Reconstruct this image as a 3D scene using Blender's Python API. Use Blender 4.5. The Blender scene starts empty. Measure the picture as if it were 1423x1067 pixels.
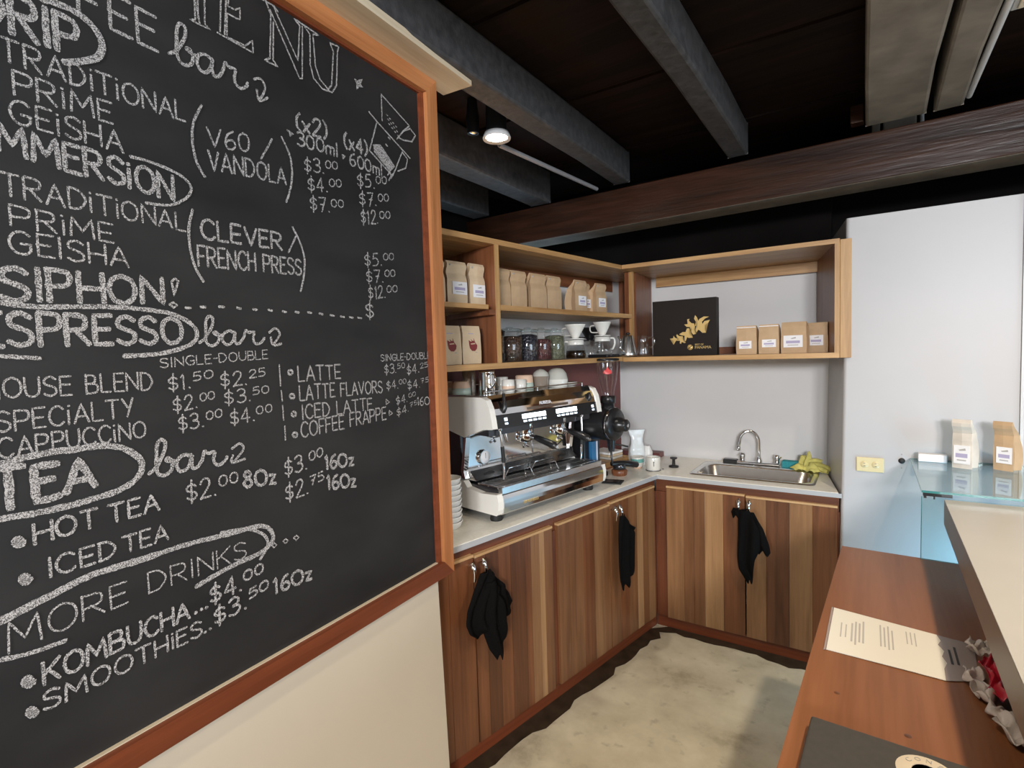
import bpy, bmesh, math, random
from mathutils import Vector, Matrix
random.seed(7)
S = bpy.context.scene
COL = S.collection
R = math.radians

# ------------------------------------------------------------------ camera
FPX, PITCH, ROLL, AZ, CAMZ = 745.0, R(3.25), R(-1.785), R(33.7), 1.62
def _camera():
    cp, sp, cr, sr = math.cos(PITCH), math.sin(PITCH), math.cos(ROLL), math.sin(ROLL)
    M = Matrix(((cr, -sr, 0), (sr, cr, 0), (0, 0, 1))) @ Matrix(((1, 0, 0), (0, cp, -sp), (0, sp, cp)))
    Mt = M.transposed()
    def world(v):                      # camera axis (right, down, forward) -> room axes
        d = Mt @ Vector(v)
        return Vector((d.x*math.cos(AZ) - d.z*math.sin(AZ), d.x*math.sin(AZ) + d.z*math.cos(AZ), -d.y))
    r, u, b = world((1, 0, 0)), world((0, -1, 0)), world((0, 0, -1))
    cam = bpy.data.cameras.new('camera')
    cam.sensor_fit = 'HORIZONTAL'; cam.sensor_width = 36.0
    cam.lens = FPX/1423*36.0
    cam.clip_start = 0.02
    o = bpy.data.objects.new('camera', cam); COL.objects.link(o)
    m = Matrix((r, u, b)).transposed().to_4x4(); m.translation = (0, 0, CAMZ)
    o.matrix_world = m
    S.camera = o
_camera()

# ------------------------------------------------------------------ world, lights, exposure
S.view_settings.view_transform = 'Standard'
S.view_settings.look = 'None'
S.view_settings.gamma = 1.0
S.view_settings.use_curve_mapping = False
S.view_settings.exposure = 0.2
W = bpy.data.worlds.new('sky'); S.world = W; W.use_nodes = True
bg = W.node_tree.nodes['Background']
bg.inputs['Color'].default_value = (0.55, 0.78, 1.0, 1); bg.inputs['Strength'].default_value = 1.1

def area(name, loc, target, sx, sy, power, color, spread=180):
    l = bpy.data.lights.new(name, 'AREA'); l.shape = 'RECTANGLE'; l.size = sx; l.size_y = sy
    l.energy = power; l.color = color; l.spread = R(spread)
    o = bpy.data.objects.new(name, l); COL.objects.link(o); o.location = loc
    o.rotation_euler = (Vector(target) - Vector(loc)).to_track_quat('-Z', 'Y').to_euler()
    return o
# daylight entering through the street windows behind the camera and on the right
area('daylight_street', (1.17, -3.85, 2.20), (0.0, 3.0, 1.45), 0.5, 0.45, 150, (0.94, 0.96, 1.0))
area('daylight_street', (1.87, -3.85, 2.45), (0.0, 3.0, 1.45), 0.5, 0.45, 135, (0.97, 0.97, 1.0))
area('daylight_side', (4.1, 0.4, 1.75), (0, 0.9, 1.0), 2.4, 1.3, 62, (0.76, 0.88, 1.0))
# warm unseen spots shining down: a lamp over the bar, the rest added fill
def down(x, y, p, deg=125, col=(1.0, 0.84, 0.64)):
    l = bpy.data.lights.new('lamp_and_fill_light', 'SPOT'); l.energy = p; l.color = col; l.shadow_soft_size = 0.05; l.spot_size = R(deg); l.spot_blend = 1
    o = bpy.data.objects.new('lamp_and_fill_light', l); COL.objects.link(o); o.location = (x, y, 2.60)
for q in ((-0.42, 0.55, 42, 115), (1.3, -1.2, 45), (-0.55, -1.3, 24), (2.4, 1.2, 60), (0.62, 1.5, 115, 140)): down(*q)
# blue-white tube of the display cooler standing behind the end of the bar
area('cooler_tube', (0.50, 2.62, 0.52), (0.02, 2.99, 0.86), 0.40, 0.08, 3.6, (0.28, 0.68, 1.0))

# ------------------------------------------------------------------ materials
MATS = {}
def _new(name):
    m = bpy.data.materials.new(name); m.use_nodes = True
    nt = m.node_tree; b = nt.nodes['Principled BSDF']
    MATS[name] = m
    return m, nt, b
def flat(name, c, rough=0.5, metal=0.0, noise=0.0, nscale=20, bump=0.0, spec=0.5, coat=0.0, emit=None, estr=0, sheen=0):
    m, nt, b = _new(name)
    b.inputs['Roughness'].default_value = rough; b.inputs['Metallic'].default_value = metal
    b.inputs['Specular IOR Level'].default_value = spec
    b.inputs['Coat Weight'].default_value = coat
    if sheen: b.inputs['Sheen Weight'].default_value = sheen
    b.inputs['Base Color'].default_value = (*c, 1)
    if emit: b.inputs['Emission Color'].default_value = (*emit, 1); b.inputs['Emission Strength'].default_value = estr
    if noise or bump:
        tc = nt.nodes.new('ShaderNodeTexCoord'); n = nt.nodes.new('ShaderNodeTexNoise')
        n.inputs['Scale'].default_value = nscale; n.inputs['Detail'].default_value = 6
        nt.links.new(tc.outputs['Object'], n.inputs['Vector'])
        if noise:
            r = nt.nodes.new('ShaderNodeValToRGB')
            r.color_ramp.elements[0].position = .3; r.color_ramp.elements[1].position = .7
            r.color_ramp.elements[0].color = (*[x*(1-noise) for x in c], 1); r.color_ramp.elements[1].color = (*[min(1, x*(1+noise)) for x in c], 1)
            nt.links.new(n.outputs['Fac'], r.inputs['Fac']); nt.links.new(r.outputs['Color'], b.inputs['Base Color'])
        if bump:
            bu = nt.nodes.new('ShaderNodeBump'); bu.inputs['Strength'].default_value = bump; bu.inputs['Distance'].default_value = .01
            nt.links.new(n.outputs['Fac'], bu.inputs['Height']); nt.links.new(bu.outputs['Normal'], b.inputs['Normal'])
    return m
def wood(name, c1, c2, axis='x', scale=9, rough=0.45, stretch=14, bump=0.08, coat=0.0, spec=0.5):
    """straight-grained timber, grain along the object's own axis"""
    m, nt, b = _new(name)
    tc = nt.nodes.new('ShaderNodeTexCoord'); mp = nt.nodes.new('ShaderNodeMapping')
    k = [stretch, stretch, stretch]; k['xyz'.index(axis)] = 0.7
    mp.inputs['Scale'].default_value = k
    n = nt.nodes.new('ShaderNodeTexNoise'); n.inputs['Scale'].default_value = scale/4; n.inputs['Detail'].default_value = 7; n.inputs['Distortion'].default_value = .6
    n2 = nt.nodes.new('ShaderNodeTexNoise'); n2.inputs['Scale'].default_value = scale*1.6; n2.inputs['Detail'].default_value = 3
    mx = nt.nodes.new('ShaderNodeMath'); mx.operation = 'MULTIPLY_ADD'; mx.inputs[1].default_value = .35
    r = nt.nodes.new('ShaderNodeValToRGB')
    r.color_ramp.elements[0].position = .42; r.color_ramp.elements[1].position = .92
    r.color_ramp.elements[0].color = (*c1, 1); r.color_ramp.elements[1].color = (*c2, 1)
    L = nt.links.new
    L(tc.outputs['Object'], mp.inputs['Vector']); L(mp.outputs['Vector'], n.inputs['Vector']); L(mp.outputs['Vector'], n2.inputs['Vector'])
    L(n2.outputs['Fac'], mx.inputs[0]); L(n.outputs['Fac'], mx.inputs[2]); L(mx.outputs[0], r.inputs['Fac']); L(r.outputs['Color'], b.inputs['Base Color'])
    b.inputs['Roughness'].default_value = rough; b.inputs['Coat Weight'].default_value = coat; b.inputs['Specular IOR Level'].default_value = spec
    bu = nt.nodes.new('ShaderNodeBump'); bu.inputs['Strength'].default_value = bump; bu.inputs['Distance'].default_value = .004
    L(mx.outputs[0], bu.inputs['Height']); L(bu.outputs['Normal'], b.inputs['Normal'])
    return m
def glass(name, tint=(1, 1, 1), rough=0.02, f0=0.05):
    """thin clear glass: clear through, mirror-like towards grazing angles (Schlick)"""
    m = bpy.data.materials.new(name); m.use_nodes = True; MATS[name] = m
    nt = m.node_tree; nt.nodes.clear()
    out = nt.nodes.new('ShaderNodeOutputMaterial'); tr = nt.nodes.new('ShaderNodeBsdfTransparent'); gl = nt.nodes.new('ShaderNodeBsdfGlossy')
    lw = nt.nodes.new('ShaderNodeLayerWeight'); lw.inputs['Blend'].default_value = .5; mx = nt.nodes.new('ShaderNodeMixShader')
    p = nt.nodes.new('ShaderNodeMath'); p.operation = 'POWER'; p.inputs[1].default_value = 5
    k = nt.nodes.new('ShaderNodeMath'); k.operation = 'MULTIPLY_ADD'; k.inputs[1].default_value = 1-f0; k.inputs[2].default_value = f0
    tr.inputs['Color'].default_value = (*tint, 1); gl.inputs['Roughness'].default_value = rough
    L = nt.links.new
    L(lw.outputs['Facing'], p.inputs[0]); L(p.outputs[0], k.inputs[0]); L(k.outputs[0], mx.inputs[0])
    L(tr.outputs[0], mx.inputs[1]); L(gl.outputs[0], mx.inputs[2]); L(mx.outputs[0], out.inputs['Surface'])
    return m
def speckle(name, c1, c2, scale, rough=.6):
    m, nt, b = _new(name)
    tc = nt.nodes.new('ShaderNodeTexCoord'); v = nt.nodes.new('ShaderNodeTexVoronoi'); v.inputs['Scale'].default_value = scale
    r = nt.nodes.new('ShaderNodeValToRGB'); r.color_ramp.elements[0].color = (*c1, 1); r.color_ramp.elements[1].color = (*c2, 1)
    bu = nt.nodes.new('ShaderNodeBump'); bu.inputs['Strength'].default_value = .6; bu.inputs['Distance'].default_value = .01
    L = nt.links.new
    L(tc.outputs['Object'], v.inputs['Vector']); L(v.outputs['Color'], r.inputs['Fac']); L(r.outputs['Color'], b.inputs['Base Color'])
    L(v.outputs['Distance'], bu.inputs['Height']); L(bu.outputs['Normal'], b.inputs['Normal']); b.inputs['Roughness'].default_value = rough
    return m

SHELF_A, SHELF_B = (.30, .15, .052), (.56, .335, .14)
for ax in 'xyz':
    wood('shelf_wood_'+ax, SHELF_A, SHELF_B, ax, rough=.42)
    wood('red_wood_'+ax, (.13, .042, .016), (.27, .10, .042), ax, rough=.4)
    wood('frame_wood_'+ax, (.33, .115, .036), (.54, .225, .085), ax, rough=.42)
for ax in 'xz': wood('cabinet_frame_'+ax, (.085, .025, .010), (.18, .055, .022), ax, rough=.4)
wood('rail_wood_x', (.12, .028, .010), (.215, .054, .020), 'x', rough=.4)
wood('pale_plank_x', (.50, .40, .27), (.72, .62, .46), 'x', rough=.55, scale=5)
PLANKS = [wood('plank_dark', (0.062, 0.021, 0.008), (0.140, 0.052, 0.022), 'z', rough=.3),
          wood('plank_red', (0.099, 0.034, 0.013), (0.206, 0.076, 0.030), 'z', rough=.3),
          wood('plank_brown', (0.124, 0.050, 0.020), (0.231, 0.104, 0.045), 'z', rough=.3),
          wood('plank_tan', (0.173, 0.080, 0.034), (0.297, 0.152, 0.068), 'z', rough=.3),
          wood('plank_light', (0.255, 0.132, 0.058), (0.412, 0.236, 0.112), 'z', rough=.3),
          wood('plank_edge', (.40, .22, .09), (.62, .40, .20), 'x', rough=.4)]
wood('bar_wood', (.165, .058, .021), (.25, .098, .040), 'y', rough=.38, spec=.35, scale=5, bump=.03)
wood('beam_wood', (.008, .0035, .002), (.048, .018, .009), 'x', rough=.30, bump=.6, scale=6, stretch=9, spec=.3)
flat('black_beam', (.048, .047, .049), .55, noise=.35, nscale=30, bump=.35)
flat('grey_joist', (.17, .145, .115), .7, noise=.25, nscale=9, bump=.3)
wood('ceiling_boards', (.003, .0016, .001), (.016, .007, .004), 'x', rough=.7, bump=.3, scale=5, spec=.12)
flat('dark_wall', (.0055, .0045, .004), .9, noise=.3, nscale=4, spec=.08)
flat('white_paint', (.66, .65, .64), .55, noise=.025, nscale=3, bump=.03)
flat('gloss_white', (.465, .455, .455), .40, noise=.02, nscale=2, spec=.45)
flat('warm_white', (.61, .54, .43), .6, noise=.03, nscale=2)
flat('maroon', (.15, .045, .04), .45, noise=.15, nscale=6)
flat('counter_stone', (.78, .75, .67), .30, noise=.06, nscale=60)
flat('counter_edge', (.42, .43, .44), .3)
flat('chrome', (.82, .83, .85), .07, 1.0)
flat('steel', (.74, .735, .72), .24, 1.0, noise=.06, nscale=40)
flat('dark_steel', (.10, .10, .11), .22, .8)
flat('white_enamel', (.86, .83, .76), .22, coat=.3)
flat('black_plastic', (.012, .012, .013), .28)
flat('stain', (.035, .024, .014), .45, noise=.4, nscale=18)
flat('black_rubber', (.010, .010, .010), .6)
flat('kraft', (.49, .33, .19), .7, noise=.06, nscale=25, bump=.12)
flat('kraft_pale', (.62, .475, .31), .7, noise=.05, nscale=25, bump=.12)
flat('label_white', (.80, .79, .80), .5)
flat('label_print', (.40, .36, .52), .6)
flat('ink', (.05, .05, .055), .7)
flat('ink_soft', (.40, .38, .36), .8)
flat('red_print', (.20, .026, .026), .6)
flat('logo_red', (.60, .05, .05), .4)
flat('gold_print', (.62, .43, .16), .38, .35)
flat('gift_black', (.014, .010, .008), .5, spec=.18)
flat('ceramic', (.74, .72, .66), .18, coat=.2)
flat('ceramic_peach', (.72, .50, .36), .25)
flat('ceramic_mint', (.52, .62, .54), .25)
flat('ceramic_grey', (.50, .50, .45), .12, coat=.3)
flat('ceramic_brown', (.24, .195, .155), .12, coat=.4)
flat('teal_glaze', (.16, .42, .38), .25)
flat('paper_cup', (.90, .89, .86), .4)
flat('cloth_black', (.0045, .0042, .0042), .95, bump=.5, nscale=220, spec=.08)
flat('cloth_yellow', (.58, .53, .15), .85, noise=.15, nscale=30, bump=.4)
flat('sponge_teal', (.03, .27, .31), .9, bump=.6, nscale=200)
flat('pouch_white', (.78, .82, .82), .25, noise=.03, nscale=10, bump=.25)
flat('pouch_silver', (.74, .68, .60), .3, .2, noise=.1, nscale=12, bump=.2)
flat('paper', (.66, .63, .56), .55)
flat('plastic_sleeve', (.30, .24, .22), .25)
flat('wrapper_red', (.42, .012, .03), .25, bump=.3, nscale=30)
flat('wrapper_clear', (.56, .50, .47), .2, bump=.4, nscale=30)
flat('lid_grey', (.042, .036, .030), .55, noise=.1, nscale=80)
flat('sticker', (.64, .55, .42), .5)
flat('outlet_cream', (.68, .58, .33), .35)
flat('slab_white', (.37, .345, .30), .3, noise=.04, nscale=4)
flat('slab_edge', (.20, .165, .135), .4)
flat('coffee', (.012, .006, .003), .1)
speckle('beans', (.018, .008, .004), (.08, .035, .018), 110)
speckle('beans_black', (.006, .006, .010), (.035, .035, .05), 110, .3)
speckle('tea_red', (.03, .008, .008), (.14, .03, .03), 130)
speckle('tea_green', (.06, .07, .04), (.20, .20, .12), 150)
flat('lit_button', (.9, .95, 1), .4, emit=(.85, .95, 1), estr=4.5)
flat('lit_small', (.8, .9, 1), .4, emit=(.7, .85, 1), estr=1.3)
flat('lamp_lens', (1, 1, 1), .4, emit=(1, .93, .82), estr=60)
flat('lamp_ring', (.55, .55, .55), .3)
flat('conduit', (.22, .22, .23), .4)
flat('blue_reflection', (.03, .16, .34), .25)
flat('grey_case', (.33, .34, .36), .35)
glass('clear_glass', (.97, .98, .98), f0=.07)
glass('pale_glass', (.92, .97, .97), f0=.10)
glass('case_glass', (.90, .965, .96), f0=.06)
glass('hopper_plastic', (.95, .955, .97), .06, f0=.09)
glass('glass_rod', (.92, .95, .95), .04, f0=.30)
flat('glass_edge', (.05, .20, .20), .15)
flat('pale_edge', (.22, .38, .37), .15)

def concrete():
    m, nt, b = _new('concrete')
    tc = nt.nodes.new('ShaderNodeTexCoord'); L = nt.links.new
    n = nt.nodes.new('ShaderNodeTexNoise'); n.inputs['Scale'].default_value = 3.2; n.inputs['Detail'].default_value = 9; n.inputs['Roughness'].default_value = .62
    r = nt.nodes.new('ShaderNodeValToRGB'); e = r.color_ramp.elements
    e[0].position = .28; e[0].color = (.30, .26, .18, 1); e[1].position = .62; e[1].color = (.66, .61, .47, 1)
    x = e.new(.42); x.color = (.53, .48, .36, 1)
    n2 = nt.nodes.new('ShaderNodeTexNoise'); n2.inputs['Scale'].default_value = 14; n2.inputs['Detail'].default_value = 5
    r2 = nt.nodes.new('ShaderNodeValToRGB'); r2.color_ramp.elements[0].position = .60; r2.color_ramp.elements[1].position = .74
    mx = nt.nodes.new('ShaderNodeMix'); mx.data_type = 'RGBA'; mx.inputs['B'].default_value = (.20, .17, .115, 1)
    ma = nt.nodes.new('ShaderNodeMath'); ma.operation = 'MULTIPLY'; ma.inputs[1].default_value = .5
    for q in (n, n2): L(tc.outputs['Object'], q.inputs['Vector'])
    L(n.outputs['Fac'], r.inputs['Fac']); L(n2.outputs['Fac'], r2.inputs['Fac']); L(r2.outputs['Color'], ma.inputs[0])
    L(ma.outputs[0], mx.inputs['Factor']); L(r.outputs['Color'], mx.inputs['A']); L(mx.outputs['Result'], b.inputs['Base Color'])
    b.inputs['Roughness'].default_value = .5
    bu = nt.nodes.new('ShaderNodeBump'); bu.inputs['Strength'].default_value = .15; bu.inputs['Distance'].default_value = .02
    L(n.outputs['Fac'], bu.inputs['Height']); L(bu.outputs['Normal'], b.inputs['Normal'])
concrete()
def chalk_mats():
    m, nt, b = _new('blackboard'); L = nt.links.new
    tc = nt.nodes.new('ShaderNodeTexCoord'); mp = nt.nodes.new('ShaderNodeMapping'); mp.inputs['Scale'].default_value = (1.2, 1, 3)
    n = nt.nodes.new('ShaderNodeTexNoise'); n.inputs['Scale'].default_value = 2.2; n.inputs['Detail'].default_value = 8
    r = nt.nodes.new('ShaderNodeValToRGB'); r.color_ramp.elements[0].position = .3; r.color_ramp.elements[1].position = .8
    r.color_ramp.elements[0].color = (.0105, .0102, .0105, 1); r.color_ramp.elements[1].color = (.029, .028, .0275, 1)
    L(tc.outputs['Object'], mp.inputs['Vector']); L(mp.outputs['Vector'], n.inputs['Vector']); L(n.outputs['Fac'], r.inputs['Fac']); L(r.outputs['Color'], b.inputs['Base Color'])
    b.inputs['Roughness'].default_value = .55; b.inputs['Specular IOR Level'].default_value = .35
    m = bpy.data.materials.new('chalk'); m.use_nodes = True; MATS['chalk'] = m
    nt = m.node_tree; L = nt.links.new; b = nt.nodes['Principled BSDF']; out = nt.nodes['Material Output']
    b.inputs['Base Color'].default_value = (.50, .48, .47, 1); b.inputs['Roughness'].default_value = .95
    tc = nt.nodes.new('ShaderNodeTexCoord'); n = nt.nodes.new('ShaderNodeTexNoise'); n.inputs['Scale'].default_value = 520; n.inputs['Detail'].default_value = 3
    r = nt.nodes.new('ShaderNodeValToRGB'); r.color_ramp.elements[0].position = .40; r.color_ramp.elements[1].position = .60
    r.color_ramp.elements[0].color = (.12, .12, .12, 1)
    L(tc.outputs['Object'], n.inputs['Vector']); L(n.outputs['Fac'], r.inputs['Fac']); L(r.outputs['Color'], b.inputs['Alpha'])
chalk_mats()

# ------------------------------------------------------------------ mesh builder
class MB:
    def __init__(s): s.b = bmesh.new(); s.slots = []
    def mi(s, m):
        if m not in s.slots: s.slots.append(m)
        return s.slots.index(m)
    def faces(s, vs, fs, mat, smooth=False):
        v = [s.b.verts.new(p) for p in vs]; i = s.mi(mat); out = []
        for f in fs:
            try: q = s.b.faces.new([v[k] for k in f])
            except ValueError: continue
            q.material_index = i; q.smooth = smooth; out.append(q)
        return out
    def box(s, x0, x1, y0, y1, z0, z1, mat, rot=None, about=None):
        vs = [Vector((x, y, z)) for x in (x0, x1) for y in (y0, y1) for z in (z0, z1)]
        if rot:
            c = Vector(about) if about else Vector(((x0+x1)/2, (y0+y1)/2, (z0+z1)/2))
            vs = [rot @ (v-c) + c for v in vs]
        s.faces(vs, [(0, 1, 3, 2), (4, 6, 7, 5), (0, 4, 5, 1), (2, 3, 7, 6), (0, 2, 6, 4), (1, 5, 7, 3)], mat); return s
    def prism(s, poly, a, b, mat, axis='x', smooth=False):
        """closed 2-D outline swept from a to b along axis; the outline is in the other two axes in order"""
        def P(p, t):
            return {'x': (t, p[0], p[1]), 'y': (p[0], t, p[1]), 'z': (p[0], p[1], t)}[axis]
        n = len(poly); vs = [P(p, a) for p in poly] + [P(p, b) for p in poly]
        s.faces(vs, [tuple(range(n)), tuple(range(2*n-1, n-1, -1))], mat)
        s.faces(vs, [(i, (i+1) % n, n+(i+1) % n, n+i) for i in range(n)], mat, smooth); return s
    def lathe(s, prof, mat, c=(0, 0, 0), n=28, axis='z', smooth=True, squash=1.0):
        """profile of (radius, height) turned round an axis"""
        C = Vector(c); vs = []
        for r, h in prof:
            for k in range(n):
                a = 2*math.pi*k/n; p = (r*math.cos(a), r*math.sin(a)*squash)
                q = {'z': (p[0], p[1], h), 'x': (h, p[0], p[1]), 'y': (p[0], h, p[1])}[axis]
                vs.append(C+Vector(q))
        fs = []
        for j in range(len(prof)-1):
            for k in range(n):
                k2 = (k+1) % n; fs.append((j*n+k, j*n+k2, (j+1)*n+k2, (j+1)*n+k))
        s.faces(vs, fs, mat, smooth)
        for j, flip in ((0, True), (len(prof)-1, False)):
            if prof[j][0] > 1e-4:
                ring = [vs[j*n+k] for k in range(n)]
                if flip: ring = ring[::-1]
                s.faces(ring, [tuple(range(n))], mat)
        return s
    def tube(s, pts, r, mat, n=10, caps=True):
        """round bar through the points; r is one radius or one for each point"""
        P = [Vector(p) for p in pts]; rr = r if isinstance(r, (list, tuple)) else [r]*len(P)
        vs = []; up = None
        for i, p in enumerate(P):
            t = (P[min(i+1, len(P)-1)] - P[max(i-1, 0)]).normalized()
            if up is None:
                up = Vector((0, 0, 1)) if abs(t.z) < .9 else Vector((1, 0, 0))
            a = (up - t*up.dot(t)).normalized(); b = t.cross(a); up = a
            for k in range(n):
                w = 2*math.pi*k/n; vs.append(p + (a*math.cos(w) + b*math.sin(w))*rr[i])
        fs = [(i*n+k, i*n+(k+1) % n, (i+1)*n+(k+1) % n, (i+1)*n+k) for i in range(len(P)-1) for k in range(n)]
        s.faces(vs, fs, mat, True)
        if caps:
            s.faces(vs[:n][::-1], [tuple(range(n))], mat); s.faces(vs[-n:], [tuple(range(n))], mat)
        return s
    def loft(s, rings, mat, smooth=True, caps=True):
        n = len(rings[0]); vs = [Vector(p) for r in rings for p in r]
        s.faces(vs, [(j*n+k, j*n+(k+1) % n, (j+1)*n+(k+1) % n, (j+1)*n+k) for j in range(len(rings)-1) for k in range(n)], mat, smooth)
        if caps:
            s.faces([Vector(p) for p in rings[0]][::-1], [tuple(range(n))], mat); s.faces([Vector(p) for p in rings[-1]], [tuple(range(n))], mat)
        return s
    def grid(s, f, nu, nv, mat, smooth=True):
        vs = [f(i/nu, j/nv) for i in range(nu+1) for j in range(nv+1)]; w = nv+1
        s.faces(vs, [(i*w+j, (i+1)*w+j, (i+1)*w+j+1, i*w+j+1) for i in range(nu) for j in range(nv)], mat, smooth); return s
def smooth_pts(pts, k=6):
    P = [Vector(p) for p in pts]; out = []
    for i in range(len(P)-1):
        a, b, c, d = P[max(i-1, 0)], P[i], P[i+1], P[min(i+2, len(P)-1)]
        for j in range(k):
            t = j/k; out.append(.5*((2*b) + (c-a)*t + (2*a-5*b+4*c-d)*t*t + (3*b-a-3*c+d)*t**3))
    out.append(P[-1]); return out

def part(name, mb, parent=None, bevel=0, solid=0, sub=0, label=None, seg=2):
    me = bpy.data.meshes.new(name)
    bmesh.ops.recalc_face_normals(mb.b, faces=mb.b.faces[:])
    mb.b.to_mesh(me); mb.b.free()
    for m in mb.slots: me.materials.append(MATS[m])
    o = bpy.data.objects.new(name, me); COL.objects.link(o)
    if parent is not None: o.parent = parent
    if solid: q = o.modifiers.new('thick', 'SOLIDIFY'); q.thickness = solid; q.offset = 0
    if sub: q = o.modifiers.new('smooth', 'SUBSURF'); q.levels = sub; q.render_levels = sub
    if bevel: q = o.modifiers.new('bevel', 'BEVEL'); q.width = bevel; q.segments = seg; q.limit_method = 'ANGLE'; q.angle_limit = R(40)
    if label: o['label'] = label
    return o
def tag(o, label, cat, group=None):
    o['label'] = label; o['category'] = cat
    if group: o['group'] = group
    return o
def thing(name, label, cat, loc, deg=0.0, group=None):
    o = bpy.data.objects.new(name, None); COL.objects.link(o); o.empty_display_size = .05
    o.location = loc; o.rotation_euler = (0, 0, R(deg))
    return tag(o, label, cat, group)
def struct(name, mb, loc=(0, 0, 0), deg=0.0, **k):
    o = part(name, mb, **k); o.location = loc; o.rotation_euler = (0, 0, R(deg)); o['kind'] = 'structure'; return o
def dup(root, loc, deg=None, label=None, group=None):
    r = root.copy(); COL.objects.link(r); r.location = loc
    if deg is not None: r.rotation_euler = (0, 0, R(deg))
    if label: r['label'] = label
    if group: r['group'] = group
    for ch in list(root.children):
        c = ch.copy(); COL.objects.link(c); c.parent = r
        for g in list(ch.children):
            d = g.copy(); COL.objects.link(d); d.parent = c
    return r

# frames of the room: every run of joinery has its own origin and heading
OC, DEG_L = Vector((-1.010, 2.988, 0)), 78.9          # inner corner of the two counters; left counter heading
CS, DEG_S = Vector((-1.197, 2.970, 0)), 82.7          # inner corner of the shelves; left shelf heading
PW, DEG_P = Vector((-1.264, 1.458, 0)), 93.8          # end of the chalkboard partition and its heading
def at(o, deg, x, y, z=0):
    a = R(deg); return Vector((o.x + x*math.cos(a) - y*math.sin(a), o.y + x*math.sin(a) + y*math.cos(a), z))
COUNTER = .90

# ------------------------------------------------------------------ the setting
struct('floor', MB().box(-3.2, 4.4, -4.1, 3.9, -.08, 0, 'concrete'))
m = MB()
for i in range(34):                                    # boards laid across the joists
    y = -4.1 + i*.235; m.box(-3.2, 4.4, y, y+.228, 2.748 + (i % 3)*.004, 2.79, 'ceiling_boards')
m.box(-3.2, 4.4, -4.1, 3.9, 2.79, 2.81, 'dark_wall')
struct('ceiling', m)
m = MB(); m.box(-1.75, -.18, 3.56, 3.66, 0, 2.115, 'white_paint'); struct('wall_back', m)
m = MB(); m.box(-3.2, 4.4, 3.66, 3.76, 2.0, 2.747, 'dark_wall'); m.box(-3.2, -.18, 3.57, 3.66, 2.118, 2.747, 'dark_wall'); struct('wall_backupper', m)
m = MB()
m.box(-3.6, 0, 0, .1, 0, 2.115, 'white_paint'); m.box(-3.6, .7, .75, .85, 1.9, 2.747, 'dark_wall')
struct('wall_left', m, loc=(-1.455, 3.56, 0), deg=78.9)
m = MB()                                               # white block wall right of the sink, its left edge a little out of plumb
lo, hi = ((-.118, 2.99), (4.4, 2.99), (4.4, 3.65), (-.225, 3.65)), ((-.090, 2.99), (4.4, 2.99), (4.4, 3.65), (-.197, 3.65))
m.loft([[(x, y, 0) for x, y in lo], [(x, y, 2.2) for x, y in hi]], 'gloss_white', smooth=False)
struct('wall_right', m, bevel=.012, seg=3)
m = MB(); m.box(4.3, 4.4, -4.0, 2.98, 0, 1.05, 'warm_white'); m.box(4.3, 4.4, -4.0, 2.98, 2.42, 2.747, 'warm_white')
m.box(4.3, 4.4, -4.0, -1.2, 1.05, 2.42, 'warm_white'); m.box(4.3, 4.4, 2.0, 2.98, 1.05, 2.42, 'warm_white'); struct('wall_side', m)
m = MB(); m.box(-3.2, 4.4, -4.1, -4.0, 0, 1.35, 'warm_white'); m.box(-3.2, .1, -4.1, -4.0, 1.35, 2.747, 'warm_white')
m.box(2.2, 4.4, -4.1, -4.0, 1.35, 2.747, 'warm_white'); m.box(.1, 2.2, -4.1, -4.0, 2.58, 2.747, 'warm_white'); struct('wall_front', m)
# white partition that carries the chalkboard; it leans a little at its free end
m = MB()
m.loft([[(-4.6, .012, 0), (-.035, .012, 0), (-.035, .036, 0), (-4.6, .036, 0)], [(-4.6, .012, .86), (-.066, .012, .86), (-.066, .036, .86), (-4.6, .036, .86)]], 'warm_white', smooth=False)
m.box(-4.6, -.012, .018, .036, .86, 2.555, 'warm_white')
struct('wall_partition', m, loc=PW, deg=DEG_P)
m = MB(); m.box(-2.1, .1, 0, .008, COUNTER+.002, 1.55, 'maroon'); struct('trim_1', m, loc=at(Vector((-1.455, 3.56, 0)), 78.9, -.12, -.010), deg=78.9)
m = MB(); m.box(.520, .530, 2.978, 2.989, .95, 2.2, 'lamp_ring'); struct('trim_2', m)

# ------------------------------------------------------------------ ceiling timbers
CT = 2.746                                             # underside of the ceiling boards
m = MB()
m.loft([[(-2.55, 2.99, 2.323), (-2.55, 3.185, 2.323), (-2.55, 3.185, 2.538), (-2.55, 2.99, 2.538)], [(4.28, 2.99, 2.408), (4.28, 3.185, 2.408), (4.28, 3.185, 2.620), (4.28, 2.99, 2.620)]], 'beam_wood', smooth=False)
m.b.normal_update(); gi = m.mi('grey_joist')
bmesh.ops.recalc_face_normals(m.b, faces=m.b.faces[:])
for f in m.b.faces:
    if f.normal.z < -.9: f.material_index = gi             # bare grey underside
o = part('ceiling_beam', m, bevel=.006); tag(o, 'long dark brown varnished beam crossing under the ceiling joists', 'beam')
def joist(x0, x1, z0, y0, y1, mat, label, wob=.006):
    m = MB(); rings = []
    n = 14
    for i in range(n+1):
        y = y0 + (y1-y0)*i/n; w = [random.uniform(-wob, wob) for _ in range(4)]
        rings.append([(x0+w[0], y, z0+w[1]*.4), (x1+w[2], y, z0+w[3]*.4), (x1+w[2], y, CT), (x0+w[0], y, CT)])
    m.loft(rings, mat, smooth=False)
    return tag(part('ceiling_joist', m, bevel=.012), label, 'beam', 'joists under the ceiling boards')
joist(-1.80, -1.662, 2.551, -1.0, 2.986, 'black_beam', 'black painted ceiling joist left of the lit downlight')
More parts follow.
